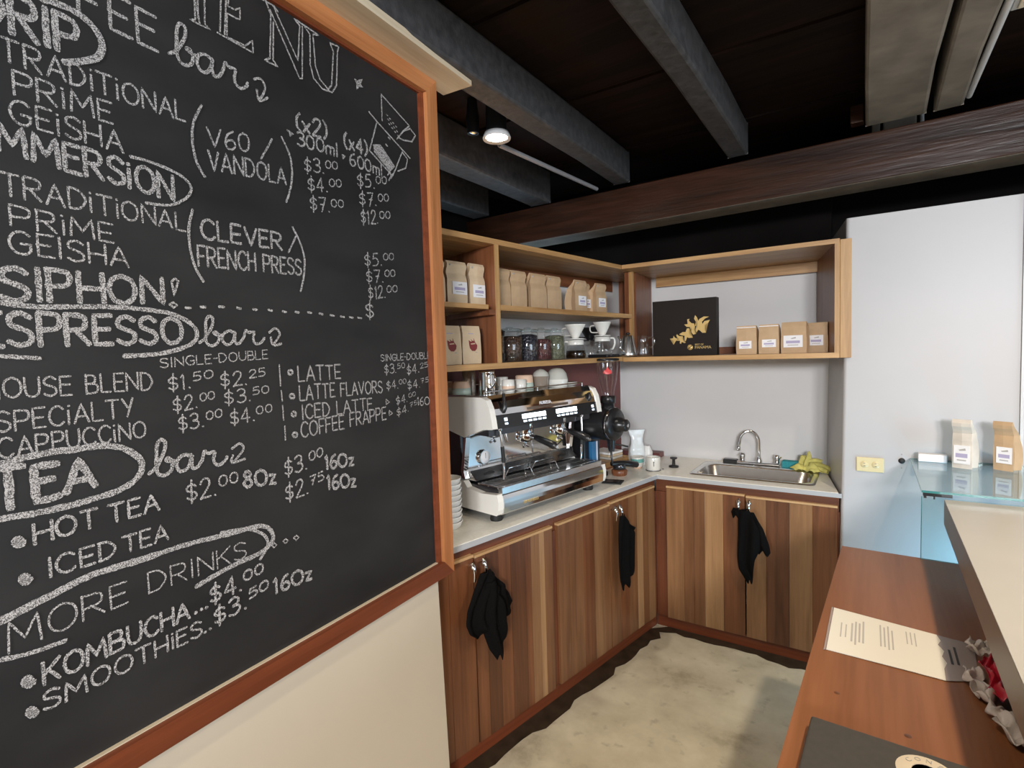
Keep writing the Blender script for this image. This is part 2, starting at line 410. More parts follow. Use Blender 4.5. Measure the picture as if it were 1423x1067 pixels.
joist(-2.28, -2.14, 2.55, -1.0, 2.986, 'black_beam', 'black painted ceiling joist far left above the shelf bay')
joist(-1.236, -1.139, 2.577, -3.9, 2.986, 'black_beam', 'black painted ceiling joist just right of the lit downlight')
joist(-.610, -.511, 2.589, -3.9, 2.986, 'black_beam', 'black painted ceiling joist above the middle of the room, ending over the beam')
joist(-.014, .198, 2.598, -3.9, 2.988, 'grey_joist', 'wide grey-brown weathered joist, broadest board under the ceiling')
joist(.225, .325, 2.600, -3.9, 2.988, 'grey_joist', 'narrow grey-brown weathered joist beside the broad one, knots on its face')
joist(1.09, 1.25, 2.609, -3.9, 2.988, 'grey_joist', 'grey-brown joist out to the right over the cafe')
m = MB(); m.box(-.076, -.025, 2.93, 2.989, 2.606, 2.684, 'beam_wood')
tag(part('timber_stub', m, bevel=.004), 'short stub of timber standing on the beam left of the broad joist', 'timber')
for x, w, lab in ((.022, .034, 'thin grey joist end behind the beam at the edge of the white wall'), (.115, .13, 'broad grey joist end behind the beam above the white wall')):
    m = MB(); m.box(x-w/2, x+w/2, 3.20, 3.56, 2.50, CT, 'grey_joist' if x > 0 else 'black_beam')
    tag(part('ceiling_joist', m, bevel=.006), lab, 'beam', 'joist ends behind the beam')
m = MB(); m.tube([(-1.41, 2.07, 2.572), (-1.345, 2.984, 2.575)], .011, 'conduit')
tag(part('conduit_pipe', m), 'thin grey conduit running from the downlight to the beam', 'pipe')
m = MB(); m.tube([(-1.09, 3.20, 2.50), (-1.085, 3.56, 2.49)], .009, 'conduit')
tag(part('conduit_pipe', m), 'thin grey conduit behind the beam above the corner shelves', 'pipe')
m = MB(); m.tube([(.350, 1.2, 2.623), (.341, 2.985, 2.632)], .011, 'lamp_ring')
tag(part('conduit_pipe', m), 'pale conduit along the right side of the narrow grey joist', 'pipe')
m = MB(); m.tube([(.205, 3.28, 2.74), (.205, 3.28, 2.50)], .008, 'lamp_ring')
tag(part('pull_rod', m), 'short pale rod hanging behind the beam above the white wall', 'rod')
m = MB(); m.box(0.379, 0.639, 2.108, 2.448, 2.69, 2.745, 'lamp_ring'); m.box(0.394, 0.624, 2.128, 2.433, 2.684, 2.691, 'sticker')
tag(part('ceiling_fixture', m, bevel=.006), 'pale boxy fixture on the ceiling at the top right corner of the photo', 'light')
# downlight
DL = Vector((-1.363, 1.984, 2.560))
t = thing('downlight', 'small round lit downlight hanging between two black joists', 'lamp', DL)
m = MB(); m.lathe([(.046, .03), (.046, CT-DL.z)], 'black_plastic', n=20); part('housing', m, t)
m = MB(); m.lathe([(.041, .012), (.060, -.002), (.062, .004), (.053, .026), (.041, .028)], 'lamp_ring'); part('trim_ring', m, t)
m = MB(); m.lathe([(.0001, .0), (.039, .004), (.040, .012), (.0001, .02)], 'lamp_lens'); part('lens', m, t, label='glowing white lens')
l = bpy.data.lights.new('downlight_beam', 'SPOT'); l.energy = 34; l.color = (1, .90, .74); l.spot_size = R(150); l.spot_blend = .8; l.shadow_soft_size = .035
lo_ = bpy.data.objects.new('downlight_beam', l); COL.objects.link(lo_); lo_.location = DL + Vector((0, 0, -.012))
t = thing('spotlight', 'small unlit black spotlight beside the lit downlight', 'lamp', (-1.47, 1.955, 2.60))
m = MB(); m.lathe([(.026, 0), (.030, .06), (.022, CT-2.60)], 'black_plastic', n=18); part('housing', m, t)
m = MB(); m.lathe([(.0001, -.003), (.018, -.001), (.02, .006)], 'chrome', n=18); part('lens', m, t)

# ------------------------------------------------------------------ chalkboard on the partition
t = thing('chalkboard', 'large wood-framed blackboard with a chalked coffee menu on the white partition', 'chalkboard', PW + Vector((0, 0, .84)), DEG_P)
Z0 = .84
m = MB(); m.box(-2.3, -.062, .008, .0175, .055, 1.67, 'blackboard'); part('writing_board', m, t)
def frame_bar(name, pts, mat, **k):
    m = MB(); m.prism(pts, -.018, .0175, mat, axis='y'); return part(name, m, t, bevel=.004, **k)
frame_bar('bottom_rail', [(-2.36, 0), (-.006, 0), (-.058, .052), (-2.30, .052)], 'rail_wood_x', label='dark red lower rail')
frame_bar('top_rail', [(-2.30, 1.668), (-.060, 1.668), (-.004, 1.722), (-2.36, 1.722)], 'frame_wood_x')
frame_bar('stile', [(-.006, .0), (-.004, 1.722), (-.060, 1.668), (-.058, .052)], 'frame_wood_z')
frame_bar('stile', [(-2.36, 0), (-2.30, .052), (-2.30, 1.668), (-2.36, 1.722)], 'frame_wood_z')
m = MB(); m.box(-.078, -.0595, -.004, .009, .053, 1.667, 'rail_wood_x'); m.box(-2.299, -.0785, -.002, .008, .0525, .0548, 'pale_plank_x'); m.box(-2.299, -.0785, -.002, .008, 1.660, 1.6675, 'rail_wood_x')
part('inner_bead', m, t)
m = MB(); m.prism([(-2.36, -.105), (.088, -.105), (.088, .02), (-2.36, .02)], 2.562, 2.586, 'pale_plank_x', axis='z')
o = part('top_plank', m, bevel=.003); o.location = PW; o.rotation_euler = (0, 0, R(DEG_P)); tag(o, 'pale unfinished plank lying along the top of the chalkboard frame', 'plank')

GLYPH = {
'A': (7, "0,0 3.5,10 7,0;1.2,3.4 5.8,3.4"), 'B': (6, "0,0 0,10;~0,10 4.2,9.6 5,7.6 4,5.6 0,5.2;~0,5.2 5,4.8 6,2.5 4.8,.3 0,0"),
'C': (6.5, "~6.4,8.4 4.4,10 1.5,9 0,5 1.5,1 4.4,0 6.5,1.6"), 'D': (6.5, "0,0 0,10;~0,10 4,9.3 6.5,5 4,.7 0,0"),
'E': (5.2, "5.2,10 0,10 0,0 5.2,0;0,5.2 4.4,5.2"), 'F': (5, "5,10 0,10 0,0;0,5.2 4.2,5.2"),
'G': (6.8, "~6.4,8.6 4.4,10 1.5,9 0,5 1.5,1 4.4,0 6.4,1.5 6.5,4.4;6.8,4.5 3.6,4.5"), 'H': (6.2, "0,0 0,10;6.2,0 6.2,10;0,5 6.2,5"),
'I': (1, ".5,0 .5,10"), 'i': (1, ".5,0 .5,7.2;.3,9.4 .7,9.4"), 'K': (6, "0,0 0,10;6,10 0,4.4;1.8,6 6,0"), 'L': (5, "0,10 0,0 5,0"),
'M': (8, "0,0 .6,10 4,3 7.4,10 8,0"), 'N': (6.5, "0,0 0,10 6.5,0 6.5,10"), 'O': (7.4, "~3.7,10 1,8.5 0,5 1,1.5 3.7,0 6.4,1.5 7.4,5 6.4,8.5 3.7,10"),
'P': (5.6, "0,0 0,10;~0,10 4.6,9.5 5.6,7.3 4.4,5 0,4.6"), 'R': (6, "0,0 0,10;~0,10 4.6,9.5 5.6,7.4 4.4,5.2 0,4.8;2.2,4.8 6,0"),
'S': (5.8, "~5.6,8.6 3.2,10 .6,8.8 .6,6.4 3,5.2 5.4,3.8 5.4,1.3 2.8,0 0,1.3"), 'T': (6.6, "0,10 6.6,10;3.3,10 3.3,0"),
'U': (6.2, "~0,10 0,4 .9,1 3.1,0 5.3,1 6.2,4 6.2,10"), 'V': (6.6, "0,10 3.3,0 6.6,10"), 'Y': (6, "0,10 3,5;6,10 2.6,0"),
'0': (5.4, "~2.7,10 .6,8.4 0,5 .6,1.6 2.7,0 4.8,1.6 5.4,5 4.8,8.4 2.7,10"), '1': (2, "0,8 1.4,10 1.4,0"), '2': (5, "~.2,7.6 1.4,9.8 3.8,9.8 4.8,7.4 3,4 0,0;0,0 5,0"),
'3': (5, "~.3,8.8 2.4,10 4.6,8.6 4.2,6 1.8,5.3 4.6,4.4 5,1.8 2.6,0 0,1.2"), '4': (5.4, "3.9,0 3.9,10 0,3 5.4,3"), '5': (5, "4.6,10 .8,10 .4,5.8;~.4,5.8 3,6.2 5,3.6 3.6,.6 .2,.4"),
'6': (5.2, "~4.4,10 1.6,8 .2,3.6 1.2,.4 3.6,.1 5.2,2.6 3.8,5 1.4,4.6 .3,3"), '7': (5, "0,10 5,10 1.8,0;1.4,5 4,5"), '8': (5.2, "~2.6,5.4 .6,7.6 2.6,10 4.6,7.6 2.6,5.4 0,2.6 2.6,0 5.2,2.6 2.6,5.4"),
'$': (5, "~4.6,7.6 2.5,9 .4,7.6 .8,5.8 4.2,4.4 4.6,2.2 2.5,1 .2,2.4;2.7,11 2.3,-1"), '.': (1, ".3,.4 .8,.2"), '-': (3, "0,5 3,5"), '(': (2, "~2,10.5 .2,7.5 .2,2.5 2,-.5"), ')': (2, "~0,10.5 1.8,7.5 1.8,2.5 0,-.5"),
'm': (6, "0,0 0,6;~0,5 1.5,6.2 3,5 3,0;~3,5 4.5,6.2 6,5 6,0"), 'l': (1, ".5,0 .5,10.5"), 'x': (4, "0,0 4,6;4,0 0,6"), 'z': (4, "0,6 4,6 0,0 4,0"), '/': (4, "0,0 4,10"), ' ': (3.2, ""),
}
def ribbon(m, pts, w, y):
    """one pull of the chalk: a flat strip with the uneven edge of chalk"""
    P = [Vector((p[0], p[1])) for p in pts]; Q = [P[0]]
    for a, b in zip(P, P[1:]):
        n = max(1, int((b-a).length/.006))
        for i in range(1, n+1): Q.append(a.lerp(b, i/n))
    if len(Q) < 2: return
    d0 = (Q[1]-Q[0]).normalized()*w*.35; d1 = (Q[-1]-Q[-2]).normalized()*w*.35
    Q = [Q[0]-d0] + Q + [Q[-1]+d1]
    L = []
    for i, p in enumerate(Q):
        t = (Q[min(i+1, len(Q)-1)]-Q[max(i-1, 0)]).normalized(); nn = Vector((-t.y, t.x)); k = .62 if i in (0, len(Q)-1) else 1
        L.append((p+nn*w*.5*k*random.uniform(.78, 1.12), p-nn*w*.5*k*random.uniform(.78, 1.12)))
    vs = [(q.x, y, q.y-Z0) for l in L for q in l]
    m.faces(vs, [(2*i, 2*i+1, 2*i+3, 2*i+2) for i in range(len(L)-1)], 'chalk')
def curve2(pts, k=5): return [(v.x, v.y) for v in smooth_pts([(a, b, 0) for a, b in pts], k)]
def chalk_text(m, txt, s0, z0, s1, z1, h0, h1, w):
    adv = [GLYPH[c][0] for c in txt]; gap = 1.9; tot = sum(adv) + gap*(len(txt)-1); x = 0
    for c, a in zip(txt, adv):
        for st in GLYPH[c][1].split(';'):
            if not st: continue
            sm = st[0] == '~'; pts = [tuple(float(q) for q in p.split(',')) for p in st.lstrip('~').split()]
            if sm: pts = curve2(pts)
            jx, jy = random.uniform(-.25, .25), random.uniform(-.3, .3); out = []
            for px, py in pts:
                f = (x+px+jx)/tot; h = h0+(h1-h0)*f
                out.append((s0+(s1-s0)*f, z0+(z1-z0)*f + h*(py+jy)/10))
            yy[0] -= .000004
            ribbon(m, out, w*h0, yy[0])
        x += a+gap
yy = [.0072]
TEXTS = [
('COFFEE', -1.2121, 2.2671, -0.906, 2.2578, 0.0689, 0.0675, 0.1),
('DRIP', -1.1891, 2.182, -1.0473, 2.1806, 0.0641, 0.0641, 0.17),
('TRADiTiONAL', -1.1578, 2.1291, -0.8595, 2.1335, 0.0391, 0.0383, 0.115),
('PRiME', -1.1445, 2.08, -0.9997, 2.0819, 0.0385, 0.0384, 0.115),
('GEiSHA', -1.1513, 2.0317, -0.9846, 2.0313, 0.0384, 0.039, 0.115),
('IMMERSiON', -1.1833, 1.9807, -0.894, 1.9612, 0.0467, 0.0511, 0.175),
('TRADiTiONAL', -1.172, 1.9086, -0.8758, 1.9021, 0.0368, 0.0352, 0.115),
('PRiME', -1.1615, 1.8591, -1.0119, 1.8545, 0.0348, 0.0344, 0.115),
('GEISHA', -1.1662, 1.8143, -0.9888, 1.8109, 0.0372, 0.0365, 0.115),
('SIPHON', -1.1823, 1.7344, -0.9307, 1.7447, 0.0558, 0.0503, 0.175),
('$', -0.3592, 1.7389, -0.3265, 1.7381, 0.0471, 0.0479, 0.115),
('V60', -0.8136, 2.0983, -0.7124, 2.1149, 0.0397, 0.0409, 0.115),
('VANDOLA', -0.8137, 2.0469, -0.6167, 2.0654, 0.0429, 0.04, 0.115),
('(x2)', -0.575, 2.2128, -0.4764, 2.2229, 0.0408, 0.0433, 0.17),
('300ml', -0.5753, 2.1745, -0.4409, 2.1851, 0.0353, 0.0342, 0.15),
('(x4)', -0.4124, 2.2195, -0.3255, 2.2234, 0.0408, 0.0407, 0.18),
('600ml', -0.3963, 2.176, -0.2646, 2.1785, 0.0351, 0.0332, 0.15),
('$3.', -0.5569, 2.112, -0.4933, 2.1249, 0.0358, 0.0372, 0.115),
('00', -0.4855, 2.1412, -0.4431, 2.1501, 0.0201, 0.0206, 0.17250000000000001),
('$4.', -0.5485, 2.064, -0.484, 2.0773, 0.036, 0.0374, 0.115),
('00', -0.4761, 2.0938, -0.433, 2.1031, 0.0203, 0.0208, 0.17250000000000001),
('$7.', -0.5448, 2.0143, -0.4799, 2.0246, 0.0362, 0.0376, 0.115),
('00', -0.4719, 2.0408, -0.4286, 2.0481, 0.0204, 0.0209, 0.17250000000000001),
('$5.', -0.3694, 2.1197, -0.3008, 2.133, 0.0378, 0.0392, 0.115),
('00', -0.2924, 2.1502, -0.2467, 2.1594, 0.0213, 0.0218, 0.17250000000000001),
('$7.', -0.3643, 2.067, -0.2949, 2.0809, 0.038, 0.0394, 0.115),
('00', -0.2865, 2.0983, -0.2403, 2.1079, 0.0214, 0.0219, 0.17250000000000001),
('$12.', -0.3619, 2.0154, -0.2921, 2.0287, 0.0381, 0.0395, 0.115),
('00', -0.2836, 2.046, -0.2372, 2.0552, 0.0214, 0.0219, 0.17250000000000001),
('$5.', -0.3553, 1.8923, -0.2845, 1.9036, 0.0363, 0.0376, 0.115),
('00', -0.2759, 1.9199, -0.2288, 1.9278, 0.0204, 0.0209, 0.17250000000000001),
('$7.', -0.3525, 1.8438, -0.2814, 1.8533, 0.0364, 0.0378, 0.115),
('00', -0.2728, 1.8695, -0.2255, 1.8762, 0.0205, 0.021, 0.17250000000000001),
('$12.', -0.3468, 1.7952, -0.2749, 1.8055, 0.0366, 0.038, 0.115),
('00', -0.2662, 1.8218, -0.2184, 1.829, 0.0206, 0.0211, 0.17250000000000001),
('CLEVER', -0.8411, 1.8928, -0.64, 1.8981, 0.0424, 0.0397, 0.15),
('FRENCH PRESS', -0.8514, 1.8308, -0.5832, 1.8417, 0.0438, 0.0393, 0.115),
('ESPRESSO', -1.2144, 1.6585, -0.8971, 1.6634, 0.0555, 0.0518, 0.17),
('SINGLE-DOUBLE', -0.9433, 1.6133, -0.6958, 1.6267, 0.0192, 0.0211, 0.14),
('HOUSE BLEND', -1.2148, 1.5725, -0.9611, 1.5702, 0.0325, 0.035, 0.115),
('$1.', -0.931, 1.5634, -0.8859, 1.5685, 0.0313, 0.0324, 0.115),
('50', -0.8794, 1.5822, -0.8366, 1.5874, 0.0176, 0.0181, 0.17250000000000001),
('$2.', -0.8183, 1.5629, -0.756, 1.5674, 0.0324, 0.0339, 0.115),
('25', -0.7483, 1.5815, -0.7063, 1.5848, 0.0184, 0.0189, 0.17250000000000001),
('SPECiALTY', -1.2026, 1.5168, -0.9998, 1.5204, 0.0331, 0.0354, 0.115),
('$2.', -0.9238, 1.5191, -0.8741, 1.5236, 0.0301, 0.0312, 0.115),
('00', -0.8679, 1.5366, -0.8347, 1.5399, 0.0169, 0.0173, 0.17250000000000001),
('$3.', -0.8124, 1.5231, -0.7493, 1.5268, 0.031, 0.0324, 0.115),
('50', -0.7416, 1.5402, -0.6992, 1.5431, 0.0176, 0.0181, 0.17250000000000001),
('CAPPUCCiNO', -1.2036, 1.4727, -0.9805, 1.476, 0.0331, 0.0317, 0.115),
('$3.', -0.9164, 1.477, -0.863, 1.4814, 0.0318, 0.0331, 0.115),
('00', -0.8564, 1.4952, -0.8207, 1.4985, 0.018, 0.0184, 0.17250000000000001),
('$4.', -0.8017, 1.4756, -0.7418, 1.4787, 0.033, 0.0344, 0.115),
('00', -0.7344, 1.4929, -0.6942, 1.4954, 0.0186, 0.0191, 0.17250000000000001),
('LATTE', -0.6119, 1.565, -0.4699, 1.5646, 0.0391, 0.0385, 0.115),
('LATTE FLAVORS', -0.6106, 1.5162, -0.3068, 1.5131, 0.0392, 0.0355, 0.115),
('ICED LATTE', -0.6048, 1.4666, -0.3529, 1.4644, 0.0375, 0.0347, 0.115),
('COFFEE FRAPPE', -0.6124, 1.4185, -0.2963, 1.4291, 0.0393, 0.038, 0.115),
('SINGLE-DOUBLE', -0.307, 1.6087, -0.0679, 1.612, 0.0199, 0.0224, 0.16),
('$3.', -0.2938, 1.5681, -0.2407, 1.5709, 0.029, 0.0298, 0.115),
('50', -0.2343, 1.5831, -0.1996, 1.5851, 0.0161, 0.0164, 0.17250000000000001),
('$4.', -0.1906, 1.5607, -0.1292, 1.5661, 0.0306, 0.0315, 0.115),
('25', -0.1218, 1.5793, -0.0815, 1.583, 0.017, 0.0174, 0.17250000000000001),
('$4.', -0.2874, 1.5183, -0.2357, 1.5212, 0.0269, 0.0276, 0.115),
('00', -0.2295, 1.5326, -0.1958, 1.5346, 0.015, 0.0152, 0.17250000000000001),
('$4.', -0.1902, 1.5111, -0.1286, 1.5164, 0.0283, 0.0291, 0.115),
('75', -0.1212, 1.5286, -0.0808, 1.5323, 0.0158, 0.0161, 0.17250000000000001),
('$4.', -0.2481, 1.4671, -0.1938, 1.474, 0.0252, 0.0259, 0.115),
('00', -0.1873, 1.4852, -0.1519, 1.4899, 0.014, 0.0143, 0.17250000000000001),
('16Oz', -0.1429, 1.4566, -0.0621, 1.4511, 0.0266, 0.0276, 0.16),
('$4.', -0.2471, 1.43, -0.1902, 1.4412, 0.0252, 0.026, 0.115),
('75', -0.1835, 1.4528, -0.1464, 1.4604, 0.0141, 0.0143, 0.17250000000000001),
('TEA', -1.2144, 1.3878, -1.0718, 1.3991, 0.0682, 0.051, 0.19),
('$2.', -0.9098, 1.3243, -0.8449, 1.3246, 0.0414, 0.0435, 0.11),
('00', -0.8367, 1.3421, -0.7927, 1.3428, 0.0236, 0.0243, 0.165),
('8Oz', -0.7776, 1.326, -0.6955, 1.3177, 0.0388, 0.0357, 0.2),
('$3.', -0.6681, 1.3262, -0.6002, 1.3348, 0.0417, 0.0435, 0.115),
('00', -0.5918, 1.3532, -0.5461, 1.3595, 0.0236, 0.0243, 0.17250000000000001),
('16Oz', -0.5389, 1.32, -0.4375, 1.3119, 0.0373, 0.0354, 0.2),
('$2.', -0.6679, 1.2634, -0.6011, 1.2696, 0.0419, 0.0436, 0.115),
('75', -0.5928, 1.2878, -0.548, 1.2925, 0.0237, 0.0243, 0.17250000000000001),
('16Oz', -0.5351, 1.2632, -0.4332, 1.2496, 0.0395, 0.0356, 0.2),
('HOT', -1.1659, 1.319, -1.0733, 1.3216, 0.0347, 0.0336, 0.16),
('TEA ', -1.0545, 1.3216, -0.9448, 1.3258, 0.0342, 0.0344, 0.16),
('ICED', -1.1512, 1.2537, -1.0467, 1.2559, 0.034, 0.0332, 0.15),
('TEA ', -1.0344, 1.2559, -0.9332, 1.2597, 0.0335, 0.0318, 0.15),
('MORE', -1.211, 1.1477, -1.0331, 1.1593, 0.0516, 0.0421, 0.075),
('DRINKS', -0.9941, 1.1605, -0.7827, 1.1604, 0.042, 0.039, 0.08),
('KOMBUCHA', -1.169, 1.0705, -0.9197, 1.076, 0.0389, 0.037, 0.16),
('...', -0.9102, 1.0813, -0.8803, 1.0826, 0.0373, 0.0365, 0.2),
('$4.', -0.8737, 1.0847, -0.8011, 1.0894, 0.0399, 0.042, 0.15),
('00', -0.7921, 1.1068, -0.7425, 1.1106, 0.0228, 0.0236, 0.22499999999999998),
('SMOOTHiES', -1.1711, 1.0235, -0.8965, 1.0283, 0.0326, 0.033, 0.15),
('..', -0.8932, 1.0299, -0.8755, 1.0313, 0.0331, 0.0335, 0.2),
('$3.', -0.8671, 1.034, -0.7922, 1.0425, 0.0386, 0.0406, 0.15),
('50', -0.7829, 1.0597, -0.7316, 1.0661, 0.0221, 0.0228, 0.22499999999999998),
('16Oz', -0.7149, 1.0455, -0.6046, 1.0392, 0.0374, 0.0344, 0.2)]
